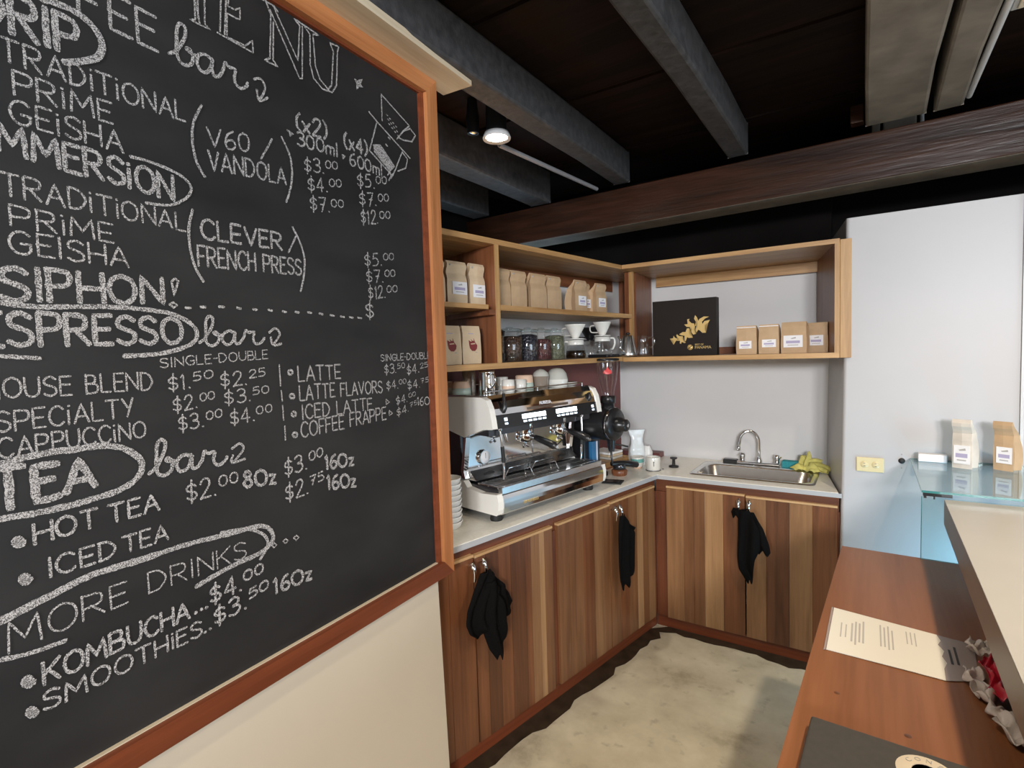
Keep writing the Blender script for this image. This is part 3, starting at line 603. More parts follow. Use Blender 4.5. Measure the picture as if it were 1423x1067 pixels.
STROKES = [
(0.012, 0, [(-1.0965, 2.258), (-1.0715, 2.2624), (-1.0404, 2.2602), (-1.0168, 2.2439), (-1.0085, 2.2192), (-1.02, 2.1933), (-1.0486, 2.1743), (-1.0702, 2.1633)]),
(0.0075, 0, [(-0.8862, 2.2621), (-0.8713, 2.2741), (-0.8526, 2.3078), (-0.8491, 2.3296), (-0.8571, 2.3361), (-0.8661, 2.3242), (-0.8693, 2.29), (-0.869, 2.2624), (-0.8572, 2.2526), (-0.842, 2.2595), (-0.8365, 2.278), (-0.8431, 2.2913), (-0.8497, 2.2886), (-0.8415, 2.2838), (-0.8297, 2.2832)]),
(0.0075, 0, [(-0.7948, 2.2897), (-0.808, 2.2953), (-0.8229, 2.2875), (-0.8283, 2.2715), (-0.8226, 2.2573), (-0.8105, 2.2558), (-0.7995, 2.2686), (-0.7922, 2.2939), (-0.7949, 2.2704), (-0.7911, 2.257), (-0.7805, 2.2605)]),
(0.0075, 0, [(-0.7805, 2.2605), (-0.7701, 2.2758), (-0.7627, 2.2987), (-0.7559, 2.2921), (-0.7387, 2.2932), (-0.7422, 2.2763), (-0.7396, 2.2603), (-0.7274, 2.2555), (-0.7127, 2.2667), (-0.7095, 2.2752)]),
(0.006, 0, [(-0.6915, 2.2911), (-0.6725, 2.299), (-0.6633, 2.28), (-0.6805, 2.2464)]),
(0.006, 0, [(-0.686, 2.2688), (-0.6806, 2.2451), (-0.6573, 2.2615)]),
(0.004, 0, [(-0.8254, 2.4029), (-0.8262, 2.3605), (-0.8378, 2.3547), (-0.8172, 2.354), (-0.7939, 2.3554), (-0.8052, 2.3618), (-0.8025, 2.4151)]),
(0.004, 0, [(-0.8234, 2.404), (-0.8169, 2.3578)]),
(0.0035, 0, [(-0.8176, 2.4071), (-0.8203, 2.3653)]),
(0.004, 0, [(-0.7775, 2.3566), (-0.6898, 2.3526), (-0.6903, 2.3807), (-0.7096, 2.3596), (-0.7549, 2.3579), (-0.7514, 2.4117), (-0.7281, 2.4119), (-0.7193, 2.4144), (-0.7176, 2.4409), (-0.7313, 2.4298), (-0.7483, 2.4288), (-0.7451, 2.4459)]),
(0.004, 0, [(-0.7643, 2.4356), (-0.7711, 2.3616)]),
(0.004, 0, [(-0.7515, 2.4424), (-0.7601, 2.3612)]),
(0.0045, 0, [(-0.6578, 2.4925), (-0.624, 2.4939), (-0.6146, 2.4862)]),
(0.0045, 0, [(-0.6481, 2.4956), (-0.6355, 2.4671), (-0.6447, 2.3606), (-0.6598, 2.3498), (-0.6234, 2.349), (-0.636, 2.3603), (-0.629, 2.4537)]),
(0.0045, 0, [(-0.6372, 2.4787), (-0.5585, 2.3483), (-0.5502, 2.3518), (-0.5416, 2.4864)]),
(0.0045, 0, [(-0.6265, 2.4925), (-0.5612, 2.3913), (-0.5498, 2.4845)]),
(0.0045, 0, [(-0.5498, 2.4845), (-0.568, 2.4938), (-0.4889, 2.4896), (-0.5084, 2.4825), (-0.5049, 2.4025), (-0.4922, 2.3736), (-0.4635, 2.3574)]),
(0.0045, 0, [(-0.5332, 2.4883), (-0.5183, 2.4777), (-0.5221, 2.3995), (-0.5129, 2.3673), (-0.4848, 2.3512), (-0.4514, 2.3551), (-0.4342, 2.3809), (-0.4251, 2.4752), (-0.4196, 2.4919), (-0.4503, 2.488), (-0.4399, 2.4684), (-0.4521, 2.3737), (-0.4666, 2.3561)]),
(0.006, 2, [(-0.363, 2.4271), (-0.353, 2.4237), (-0.3347, 2.4387), (-0.3427, 2.4229), (-0.3341, 2.4164), (-0.348, 2.4148), (-0.3577, 2.4029), (-0.3548, 2.417), (-0.363, 2.4271)]),
(0.006, 0, [(-0.9734, 2.0276), (-0.9337, 2.0272), (-0.8899, 2.0199), (-0.8655, 2.0081), (-0.8584, 1.9915), (-0.8716, 1.9699), (-0.9049, 1.949), (-0.9504, 1.9432)]),
(0.005, 0, [(-0.9041, 1.7982), (-0.9115, 1.792), (-0.9081, 1.7632), (-0.898, 1.7933), (-0.9041, 1.7982)]),
(0.005, 0, [(-0.9181, 1.7436), (-0.9108, 1.7484), (-0.903, 1.7434), (-0.9108, 1.7375), (-0.9181, 1.7436)]),
(0.006, 0, [(-0.886, 1.7389), (-0.8758, 1.7388)]),
(0.006, 0, [(-0.8541, 1.7427), (-0.8433, 1.7425)]),
(0.006, 0, [(-0.8126, 1.7451), (-0.8011, 1.745)]),
(0.006, 0, [(-0.7697, 1.7455), (-0.7608, 1.7441)]),
(0.006, 0, [(-0.7288, 1.7445), (-0.7194, 1.7431)]),
(0.006, 0, [(-0.6882, 1.7453), (-0.6783, 1.7438)]),
(0.006, 0, [(-0.6485, 1.7434), (-0.638, 1.7419)]),
(0.006, 0, [(-0.6107, 1.7443), (-0.5996, 1.7428)]),
(0.006, 0, [(-0.5716, 1.7453), (-0.56, 1.7437)]),
(0.006, 0, [(-0.5341, 1.7439), (-0.522, 1.7423)]),
(0.006, 0, [(-0.4964, 1.7413), (-0.4837, 1.7397)]),
(0.006, 0, [(-0.4605, 1.7396), (-0.4473, 1.7379)]),
(0.006, 0, [(-0.4276, 1.7387), (-0.4139, 1.737)]),
(0.006, 0, [(-0.395, 1.7389), (-0.3808, 1.7372)]),
(0.005, 0, [(-0.6845, 2.108), (-0.6515, 2.1645)]),
(0.006, 0, [(-0.8245, 2.1803), (-0.8442, 2.1379), (-0.849, 2.092), (-0.8421, 2.0533), (-0.8266, 2.0276)]),
(0.006, 0, [(-0.6241, 2.1786), (-0.6032, 2.1443), (-0.5976, 2.0973), (-0.607, 2.0517), (-0.6196, 2.02)]),
(0.006, 2, [(-0.6049, 2.2017), (-0.5895, 2.1981), (-0.5978, 2.191)]),
(0.005, 2, [(-0.4272, 2.1937), (-0.4143, 2.1937), (-0.4239, 2.185)]),
(0.005, 0, [(-0.6217, 1.8936), (-0.5944, 1.9414)]),
(0.006, 0, [(-0.8587, 1.9495), (-0.8691, 1.9068), (-0.8685, 1.8641), (-0.8601, 1.8264), (-0.8444, 1.7976)]),
(0.006, 0, [(-0.6054, 1.9599), (-0.586, 1.9273), (-0.5731, 1.8823), (-0.5793, 1.8344), (-0.591, 1.7992)]),
(0.009, 0, [(-1.1835, 1.7303), (-1.138, 1.7258), (-1.0326, 1.7321), (-0.9527, 1.7298), (-0.9055, 1.7213), (-0.874, 1.702), (-0.8658, 1.6833), (-0.8764, 1.6643), (-0.9101, 1.6496), (-0.9518, 1.6411), (-1.0091, 1.6386)]),
(0.007, 0, [(-1.1891, 1.6421), (-1.1389, 1.6372)]),
(0.007, 0, [(-0.862, 1.6651), (-0.8485, 1.6746), (-0.8319, 1.701), (-0.8289, 1.718), (-0.8361, 1.7231), (-0.8442, 1.7139), (-0.8468, 1.687), (-0.8463, 1.6655), (-0.8356, 1.658), (-0.8219, 1.6636), (-0.8171, 1.678), (-0.8232, 1.6882), (-0.8291, 1.6861), (-0.8217, 1.6824), (-0.8111, 1.682)]),
(0.007, 0, [(-0.7798, 1.6872), (-0.7917, 1.6915), (-0.805, 1.6854), (-0.8097, 1.673), (-0.8045, 1.6621), (-0.7936, 1.6612), (-0.7839, 1.6711), (-0.7776, 1.6905), (-0.7798, 1.6725), (-0.7763, 1.6623), (-0.7669, 1.6651)]),
(0.007, 0, [(-0.7669, 1.6651), (-0.7577, 1.6769), (-0.7514, 1.6942), (-0.7453, 1.6892), (-0.7301, 1.6902), (-0.7331, 1.6775), (-0.7306, 1.6655), (-0.7198, 1.6621), (-0.707, 1.6706), (-0.7044, 1.6769)]),
(0.006, 0, [(-0.6896, 1.6899), (-0.672, 1.7003), (-0.6603, 1.6854), (-0.6802, 1.6602)]),
(0.006, 0, [(-0.6859, 1.6776), (-0.6803, 1.6592), (-0.6571, 1.6627)]),
(0.004, 0, [(-0.6666, 1.6097), (-0.666, 1.558)]),
(0.004, 0, [(-0.6648, 1.545), (-0.6635, 1.5189)]),
(0.004, 0, [(-0.6632, 1.508), (-0.6626, 1.4709)]),
(0.004, 0, [(-0.6601, 1.4553), (-0.6608, 1.4204)]),
(0.006, 0, [(-0.6286, 1.5895), (-0.6306, 1.5858), (-0.6349, 1.5841), (-0.6395, 1.5854), (-0.6418, 1.5889), (-0.6408, 1.5929), (-0.637, 1.5953), (-0.6322, 1.5949), (-0.629, 1.5918), (-0.6291, 1.5877)]),
(0.006, 0, [(-0.6274, 1.5279), (-0.6293, 1.5242), (-0.6337, 1.5228), (-0.6383, 1.5242), (-0.6406, 1.5279), (-0.6396, 1.5318), (-0.6357, 1.5341), (-0.631, 1.5335), (-0.6278, 1.5303), (-0.6278, 1.5262)]),
(0.006, 0, [(-0.6251, 1.4819), (-0.6271, 1.4782), (-0.6315, 1.4769), (-0.636, 1.4785), (-0.6384, 1.4822), (-0.6374, 1.4862), (-0.6335, 1.4883), (-0.6287, 1.4876), (-0.6255, 1.4843), (-0.6255, 1.4801)]),
(0.006, 0, [(-0.6248, 1.4282), (-0.6268, 1.4246), (-0.6312, 1.4234), (-0.6358, 1.4252), (-0.6382, 1.429), (-0.6372, 1.4329), (-0.6333, 1.435), (-0.6285, 1.4341), (-0.6253, 1.4306), (-0.6253, 1.4265)]),
(0.0035, 0, [(-0.2935, 1.49), (-0.2788, 1.4805), (-0.2946, 1.4739), (-0.2935, 1.49)]),
(0.0035, 0, [(-0.282, 1.4538), (-0.267, 1.4439), (-0.283, 1.4376), (-0.282, 1.4538)]),
(0.012, 0, [(-1.2006, 1.4646), (-1.169, 1.4696), (-1.1357, 1.4721), (-1.1003, 1.4717), (-1.0626, 1.4714), (-1.0256, 1.4621), (-0.9987, 1.4398), (-0.9913, 1.4188), (-1.0044, 1.3956), (-1.0364, 1.3806), (-1.0943, 1.3734), (-1.1421, 1.3713), (-1.2064, 1.3739)]),
(0.008, 0, [(-0.98, 1.4018), (-0.9661, 1.4119), (-0.9489, 1.4408), (-0.9457, 1.4598), (-0.9531, 1.4663), (-0.9614, 1.4565), (-0.9643, 1.426), (-0.964, 1.4014), (-0.953, 1.3923), (-0.9388, 1.3979), (-0.9338, 1.4138), (-0.94, 1.4257), (-0.9461, 1.4238), (-0.9385, 1.4191), (-0.9275, 1.4179)]),
(0.008, 0, [(-0.8952, 1.4217), (-0.9075, 1.4272), (-0.9212, 1.4213), (-0.9262, 1.4078), (-0.9209, 1.3954), (-0.9096, 1.3938), (-0.8995, 1.4042), (-0.8929, 1.4251), (-0.8952, 1.4055), (-0.8917, 1.3942), (-0.8818, 1.3968)]),
(0.008, 0, [(-0.8818, 1.3968), (-0.8723, 1.409), (-0.8656, 1.4273), (-0.8593, 1.4216), (-0.8435, 1.4216), (-0.8466, 1.4082), (-0.844, 1.3953), (-0.8328, 1.3911), (-0.8193, 1.3995), (-0.8165, 1.406)]),
(0.006, 0, [(-0.8028, 1.4226), (-0.7833, 1.4314), (-0.7747, 1.4178), (-0.7896, 1.4002), (-0.8028, 1.3906)]),
(0.006, 0, [(-0.8018, 1.4065), (-0.8049, 1.3903), (-0.7728, 1.393)]),
(0.009, 0, [(-1.1808, 1.328), (-1.1824, 1.3243), (-1.1854, 1.3228), (-1.1888, 1.3238), (-1.1915, 1.3267), (-1.1926, 1.3306), (-1.1918, 1.3339), (-1.1897, 1.3358), (-1.187, 1.3356), (-1.1846, 1.3337), (-1.1833, 1.3308), (-1.1835, 1.328), (-1.1848, 1.3262), (-1.1868, 1.3258), (-1.1887, 1.3269), (-1.1899, 1.3289), (-1.1901, 1.331), (-1.1893, 1.3325)]),
(0.009, 0, [(-1.1765, 1.2618), (-1.1781, 1.2581), (-1.1812, 1.2568), (-1.1847, 1.258), (-1.1873, 1.2612), (-1.1884, 1.2651), (-1.1877, 1.2685), (-1.1855, 1.2702), (-1.1828, 1.2699), (-1.1804, 1.2678), (-1.1791, 1.2648), (-1.1792, 1.2619), (-1.1806, 1.2602), (-1.1826, 1.26), (-1.1846, 1.2612), (-1.1858, 1.2633), (-1.1859, 1.2654), (-1.1852, 1.2669)]),
(0.009, 0, [(-1.183, 1.0846), (-1.1847, 1.0808), (-1.1881, 1.0799), (-1.1918, 1.0819), (-1.1948, 1.0859), (-1.1959, 1.0904), (-1.1951, 1.094), (-1.1928, 1.0955), (-1.1898, 1.0947), (-1.1872, 1.0919), (-1.1858, 1.0883), (-1.1859, 1.0852), (-1.1874, 1.0835), (-1.1896, 1.0837), (-1.1917, 1.0854), (-1.193, 1.0879), (-1.1932, 1.0903), (-1.1924, 1.0918)]),
(0.009, 0, [(-1.1828, 1.0299), (-1.1842, 1.0269), (-1.187, 1.0262), (-1.1902, 1.028), (-1.1926, 1.0315), (-1.1936, 1.0354), (-1.1929, 1.0384), (-1.191, 1.0396), (-1.1885, 1.0387), (-1.1863, 1.0363), (-1.1851, 1.0332), (-1.1852, 1.0306), (-1.1865, 1.0292), (-1.1883, 1.0295), (-1.1901, 1.031), (-1.1912, 1.0331), (-1.1913, 1.0352), (-1.1907, 1.0364)]),
(0.011, 0, [(-1.2173, 1.2047), (-1.1557, 1.2196), (-1.0864, 1.2343), (-1.0089, 1.2328), (-0.92, 1.236), (-0.8158, 1.2285), (-0.7547, 1.2263), (-0.7247, 1.2145), (-0.7104, 1.19), (-0.7212, 1.1704), (-0.7591, 1.1577), (-0.8228, 1.153), (-0.902, 1.1388)]),
(0.008, 0, [(-1.217, 1.2103), (-1.1521, 1.2243), (-1.0825, 1.2373), (-0.9659, 1.2367)]),
(0.008, 0, [(-0.8404, 1.2373), (-0.7774, 1.2272), (-0.7347, 1.1981), (-0.7273, 1.1698), (-0.7487, 1.1447)]),
(0.008, 0, [(-1.2213, 1.143), (-1.1862, 1.1351), (-1.1349, 1.1329)]),
(0.004, 0, [(-0.7166, 1.1675), (-0.7091, 1.171), (-0.7022, 1.1641), (-0.7099, 1.1594), (-0.7166, 1.1675)]),
(0.004, 0, [(-0.6841, 1.1675), (-0.6762, 1.171), (-0.669, 1.164), (-0.677, 1.1591), (-0.6841, 1.1675)]),
(0.004, 0, [(-0.6525, 1.1661), (-0.6444, 1.1697), (-0.6368, 1.1625), (-0.6452, 1.1576), (-0.6525, 1.1661)]),
(0.005, 0, [(-0.2566, 2.3477), (-0.2554, 2.427), (-0.1288, 2.3757), (-0.1604, 2.3482), (-0.1917, 2.3132)]),
(0.005, 0, [(-0.3118, 2.3539), (-0.2799, 2.3369), (-0.1311, 2.2706)]),
(0.005, 0, [(-0.1604, 2.3482), (-0.1249, 2.3686), (-0.0993, 2.3544), (-0.1187, 2.3282), (-0.1622, 2.3199), (-0.1871, 2.3201)]),
(0.005, 0, [(-0.2801, 2.3343), (-0.3169, 2.2394), (-0.2197, 2.1905), (-0.2062, 2.2132), (-0.1661, 2.2854)]),
(0.005, 2, [(-0.2996, 2.2603), (-0.2692, 2.2698), (-0.2096, 2.2232), (-0.2308, 2.2037), (-0.297, 2.2429)]),
(0.005, 0, [(-0.169, 2.279), (-0.1445, 2.2639), (-0.155, 2.2329), (-0.194, 2.2122)]),
(0.004, 0, [(-0.2357, 2.3737), (-0.2304, 2.3719)]),
(0.004, 0, [(-0.2318, 2.3612), (-0.2264, 2.3594)]),
(0.004, 0, [(-0.2279, 2.3487), (-0.2225, 2.3468)]),
(0.004, 0, [(-0.2228, 2.3665), (-0.2174, 2.3647)]),
(0.004, 0, [(-0.2189, 2.3539), (-0.2134, 2.3521)]),
(0.004, 0, [(-0.2149, 2.3413), (-0.2094, 2.3394)]),
(0.004, 0, [(-0.2098, 2.3593), (-0.2043, 2.3574)]),
(0.004, 0, [(-0.2058, 2.3466), (-0.2003, 2.3447)]),
(0.004, 0, [(-0.2018, 2.3339), (-0.1962, 2.3319)]),
(0.004, 0, [(-0.1966, 2.3519), (-0.191, 2.35)]),
(0.004, 0, [(-0.1925, 2.3391), (-0.1869, 2.3372)]),
(0.004, 0, [(-0.1884, 2.3263), (-0.1828, 2.3243)]),
(0.005, 0, [(-0.2322, 2.3055), (-0.2245, 2.3026)]),
(0.005, 0, [(-0.2448, 2.2801), (-0.2372, 2.2771)]),
(0.005, 0, [(-0.2547, 2.2568), (-0.2472, 2.2537)]),
(0.005, 0, [(-0.2421, 2.1872), (-0.2308, 2.2037), (-0.2267, 2.1805), (-0.2192, 2.1988), (-0.2383, 2.1721)])]

HEAD = ('COFFEE', 'DRIP', 'IMMERSiON', 'SIPHON', 'ESPRESSO', 'TEA', 'MORE', 'DRINKS')
m, k = MB(), 0
for k, row in enumerate(TEXTS):                         # one part for every line or price, cents with their dollars
    chalk_text(m, *row)
    nxt = TEXTS[k+1][0] if k+1 < len(TEXTS) else ''
    if row[0][-1] == '.' and nxt.isdigit(): continue
    part('chalk_heading' if row[0] in HEAD else 'chalk_price' if '$' in row[0] or row[0].isdigit() else 'chalk_line', m, t, label='chalk lettering reading ' + row[0].upper() if row[0] in HEAD else None); m = MB()
m.b.free()
def box2(p): return [min(q[0] for q in p), min(q[1] for q in p), max(q[0] for q in p), max(q[1] for q in p)]
groups = []
for st in STROKES:                                      # strokes that touch belong to one ring, word or sketch
    bb = box2(st[2]); hit = None
    for g in groups[-1:]:
        if bb[0] < g[0][2]+.022 and bb[2] > g[0][0]-.022 and bb[1] < g[0][3]+.02 and bb[3] > g[0][1]-.02: hit = g
    if hit: hit[1].append(st); q = hit[0]; hit[0] = [min(q[0], bb[0]), min(q[1], bb[1]), max(q[2], bb[2]), max(q[3], bb[3])]
    else: groups.append([bb, [st]])
for bb, sts in groups:
    m = MB()
    for w, fl, pts in sts:
        yy[0] -= .000004
        if fl & 2: m.faces([(a, yy[0], b-Z0) for a, b in pts], [tuple(range(len(pts)))], 'chalk')
        if len(pts) > 2 and w >= .006 and not fl & 2: pts = curve2(pts, 4)      # rings and script run smooth, sketches stay angular
        ribbon(m, pts, w, yy[0])
    part('chalk_drawing', m, t)

# ------------------------------------------------------------------ base cabinets, worktop, sink
def planks(m, x0, x1, z0, z1, cuts, kinds, y0=.012, y1=.030):
    xs = [x0] + list(cuts) + [x1]
    for a, b, kd in zip(xs, xs[1:], kinds): m.box(a+.0006, b-.0006, y0 + random.uniform(0, .0008), y1, z0, z1, PLANKS[kd].name)
    m.box(x0, x1, y0-.003, y1, z1, z1+.010, 'plank_edge')
def knob(parent, x, z, y=.010):
    k = MB(); k.lathe([(.004, 0), (.004, -.018), (.011, -.022), (.012, -.028), (.006, -.033)], 'chrome', c=(x, y, z), axis='y', n=14)
    k.tube([(x, y-.018, z+.016), (x, y-.030, z+.004), (x, y-.034, z-.022), (x, y-.030, z-.055)], [.005, .006, .007, .005], 'chrome', n=8)
    k.tube([(x, y, z), (x, y-.022, z+.010)], .006, 'chrome', n=8)
    return part('handle', k, parent, label='chrome handle')
def cabinet(label, org, deg, x0, x1, doors, ends):
    t = thing('base_cabinet', label, 'cabinet', org, deg, 'base cabinets under the worktop')
    m = MB(); m.box(x0, x1, .0305, .046, .800, .874, 'cabinet_frame_x'); m.box(x0, x1, .026, .046, .055, .070, 'cabinet_frame_x')
    for a, b in ends: m.box(a, b, .024, .046, .070, .799, 'cabinet_frame_z')
    m.box(x0+.02, x0+.035, .047, .38, .06, .874, 'cabinet_frame_z'); m.box(x1-.115, x1-.10, .047, .38, .06, .874, 'cabinet_frame_z'); m.box(x0+.035, x1-.115, .047, .38, .06, .075, 'cabinet_frame_x')
    part('carcass', m, t)
    m = MB(); m.box(x0, x1, .026, .046, 0, .0548, 'rail_wood_x'); part('plinth', m, t)
    for (a, b, cuts, kinds, kx, top) in doors:
        m = MB(); planks(m, a, b, .064, top, cuts, kinds); d = part('door', m, t); knob(d, kx, .800)
    return t
cabinet('plank-fronted base cabinet nearest the chalkboard, black towel on its handles', OC, DEG_L, -1.90, -.885, [
    (-1.88, -1.396, [-1.76, -1.64, -1.52], [1, 2, 1, 1], -1.420, .827),
    (-1.390, -.920, [-1.33, -1.26, -1.19, -1.10, -1.065, -1.01, -.975], [1, 0, 1, 0, 1, 3, 4, 2], -1.362, .821)], [(-1.9, -1.88), (-.918, -.885)])
cabinet('plank-fronted base cabinet under the grinder, towel on its handles, in the corner', OC, DEG_L, -.884, .016, [
    (-.880, -.464, [-.80, -.69, -.60, -.52], [2, 2, 1, 3, 2], -.448, .821),
    (-.458, -.016, [-.37, -.29, -.204, -.144, -.083], [2, 1, 2, 4, 2, 3], -.404, .827)], [(-.884, -.880), (-.016, .0185)])
cabinet('plank-fronted base cabinet under the sink, black towel on its handles', OC, 0, -.018, .893, [
    (.047, .466, [.145, .20, .258, .357], [3, 2, 2, 4, 1], .440, .827),
    (.472, .888, [.570, .677, .782], [3, 0, 3, 1], .492, .821)], [(-.018, .047), (.888, .896)])
# worktop: one stone slab round the corner, cut out for the sink
SX0, SX1, SY0, SY1 = -.846, -.236, 3.085, 3.455
m = MB(); zt, zb = COUNTER, .8755
lcorner = at(OC, DEG_L, -1.95, 0); lback = at(OC, DEG_L, -1.95, .540)
def slab(poly): m.prism([(p[0], p[1]) for p in poly], zb, zt, 'counter_stone', axis='z')
slab([OC[:2], lcorner[:2], lback[:2], (-1.452, 3.545), (-1.01, 3.545)])
slab([(-1.01, 2.988), (-1.01, 3.545), (SX0, 3.545), (SX0, 2.988)]); slab([(SX0, 2.988), (SX0, SY0), (SX1, SY0), (SX1, 2.988)])
slab([(SX0, SY1), (SX0, 3.545), (SX1, 3.545), (SX1, SY1)]); slab([(SX1, 2.988), (SX1, 3.535), (-.211, 3.535), (-.1185, 2.988)])
bmesh.ops.remove_doubles(m.b, verts=m.b.verts[:], dist=1e-5)
o = part('worktop', m); tag(o, 'pale stone worktop running round the corner under the machine and sink', 'worktop')
m = MB(); m.box(-1.95, -.003, -.003, -.0005, zb, zt-.003, 'counter_edge'); e1 = part('front_edge', m, o); e1.location = OC; e1.rotation_euler = (0, 0, R(DEG_L)); e1['label'] = 'grey front edge'
m = MB(); m.box(.001, .905, -.003, -.0005, zb, zt-.003, 'counter_edge'); e1 = part('front_edge', m, o); e1.location = OC; e1['label'] = 'grey front edge'

def rrect(x0, x1, y0, y1, r, z, n=5):
    out = []
    for cx, cy, a0 in ((x1-r, y1-r, 0), (x0+r, y1-r, 90), (x0+r, y0+r, 180), (x1-r, y0+r, 270)):
        for i in range(n+1):
            a = R(a0+90*i/n); out.append((cx+r*math.cos(a), cy+r*math.sin(a), z))
    return out
scx, scy = (SX0+SX1)/2, (SY0+SY1)/2
t = thing('sink', 'stainless steel sink set into the worktop against the back wall', 'sink', (scx, scy, COUNTER))
hx, hy = (SX1-SX0)/2, (SY1-SY0)/2
m = MB()
rings = [rrect(-hx-.012, hx+.012, -hy-.010, hy+.010, .03, .0015), rrect(-hx-.008, hx+.008, -hy-.006, hy+.006, .03, .006), rrect(-hx+.012, hx-.012, -hy+.012, hy-.055, .06, .005),
         rrect(-hx+.018, hx-.018, -hy+.018, hy-.060, .07, -.004), rrect(-hx+.03, hx-.03, -hy+.03, hy-.072, .08, -.12), rrect(-hx+.06, hx-.06, -hy+.06, hy-.10, .07, -.148), rrect(-hx+.2, hx-.2, -hy+.12, hy-.16, .03, -.152)]
m.loft(rings, 'steel', caps=False); m.faces(rings[-1], [tuple(range(len(rings[-1])))], 'steel')
part('basin', m, t)
m = MB(); m.lathe([(.0001, -.149), (.03, -.149), (.036, -.1515)], 'dark_steel', n=20); part('drain', m, t)
t = thing('faucet', 'chrome swan-neck tap with two handles at the back of the sink', 'tap', (-.548, 3.478, COUNTER+.006))
m = MB(); m.box(-.125, .115, -.022, .022, 0, .016, 'chrome'); part('deck_plate', m, t, bevel=.005)
m = MB(); m.lathe([(.018, .016), (.016, .03), (.012, .045)], 'chrome', n=18)
arc = [(0, 0, .03), (0, 0, .135)] + [(-.052+.052*math.cos(a), -.03*(1-math.cos(a))/2, .135+.068*math.sin(a)) for a in [R(q) for q in range(15, 181, 15)]] + [(-.108, -.032, .108)]
m.tube(arc, .0095, 'chrome', n=12); m.lathe([(.0095, 0), (.012, -.006), (.012, -.026), (.009, -.028)], 'chrome', c=(-.1085, -.032, .110), n=14); part('spout', m, t)
for sx in (-.092, .098):
    m = MB(); m.lathe([(.014, .016), (.013, .035), (.017, .040), (.017, .060), (.010, .066)], 'chrome', c=(sx, 0, 0), n=16); m.tube([(sx, 0, .052), (sx+(.024 if sx > 0 else -.012), -.024, .056)], .0055, 'chrome'); part('tap_handle', m, t)
def towel(label, org, deg, cx, top, shapes):
    t = thing('tea_towel', label, 'towel', org, deg, 'black towels hung on the cabinet handles')
    for k, (pts, name, y) in enumerate(shapes):
        m = MB(); n = len(pts)
        def f(u, v, pts=pts):
            a = v*(len(pts)-1); i = min(int(a), len(pts)-2); q = a-i
            l = pts[i][0]*(1-q)+pts[i+1][0]*q; r = pts[i][1]*(1-q)+pts[i+1][1]*q; z = pts[i][2]*(1-q)+pts[i+1][2]*q
            w = r-l
            return Vector((cx+l+w*u, y - .010*math.sin(math.pi*u) - min(.012, w*.12)*math.sin(u*w*95+k*2+v*1.5), top+z - .012*math.sin(u*9+k)*v))
        m.grid(f, 22, 26, 'cloth_black'); part(name, m, t, solid=.004)
    return t
towel('black towel on the cabinet nearest the chalkboard, bunched wide on two handles', OC, DEG_L, -1.375, .765, [
    ([(-.028, .028, .012), (-.07, .05, -.05), (-.105, .085, -.11), (-.115, .09, -.16), (-.10, .08, -.20), (-.07, .06, -.225)], 'front_fold', -.036),
    ([(-.010, .036, .004), (-.02, .10, -.07), (-.02, .145, -.13), (.0, .165, -.18), (.03, .11, -.235), (.04, .07, -.26)], 'rear_fold', -.018),
    ([(-.01, .030, -.03), (-.03, .075, -.14), (-.025, .085, -.22), (.0, .082, -.29), (.035, .060, -.345)], 'hanging_end', -.050)])
towel('black towel on the corner cabinet under the grinder, hanging long and narrow', OC, DEG_L, -.425, .760, [
    ([(-.020, .028, .012), (-.034, .06, -.05), (-.042, .105, -.10), (-.044, .100, -.16), (-.046, .098, -.24), (-.040, .090, -.32), (-.020, .050, -.37)], 'front_fold', -.036),
    ([(0, .03, 0), (.02, .10, -.06), (.05, .155, -.10), (.06, .12, -.17)], 'rear_fold', -.018)])
towel('black towel on the sink cabinet, hanging with a pointed right corner', OC, 0, .466, .755, [
    ([(-.016, .030, .012), (-.022, .060, -.04), (-.022, .090, -.12), (-.024, .082, -.18), (-.026, .056, -.24), (-.020, .050, -.30), (.022, .044, -.362)], 'front_fold', -.038),
    ([(.008, .05, 0), (.03, .095, -.08), (.05, .122, -.17), (.07, .128, -.205)], 'rear_fold', -.020),
    ([(-.050, .02, .014), (-.060, .01, -.004), (-.050, .005, -.032)], 'loose_end', -.028)])
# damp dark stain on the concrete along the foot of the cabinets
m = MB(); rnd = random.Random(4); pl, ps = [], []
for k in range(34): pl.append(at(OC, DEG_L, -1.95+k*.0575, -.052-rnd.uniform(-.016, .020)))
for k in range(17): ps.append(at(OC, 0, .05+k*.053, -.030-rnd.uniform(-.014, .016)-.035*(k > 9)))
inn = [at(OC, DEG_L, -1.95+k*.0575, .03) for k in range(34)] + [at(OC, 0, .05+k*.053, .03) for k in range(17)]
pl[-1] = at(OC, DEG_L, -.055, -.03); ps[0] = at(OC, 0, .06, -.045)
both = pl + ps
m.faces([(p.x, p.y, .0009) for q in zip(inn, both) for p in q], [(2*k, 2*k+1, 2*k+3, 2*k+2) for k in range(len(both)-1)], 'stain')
tag(part('floor_stain', m), 'dark ragged damp stain on the concrete along the foot of the cabinets', 'stain')

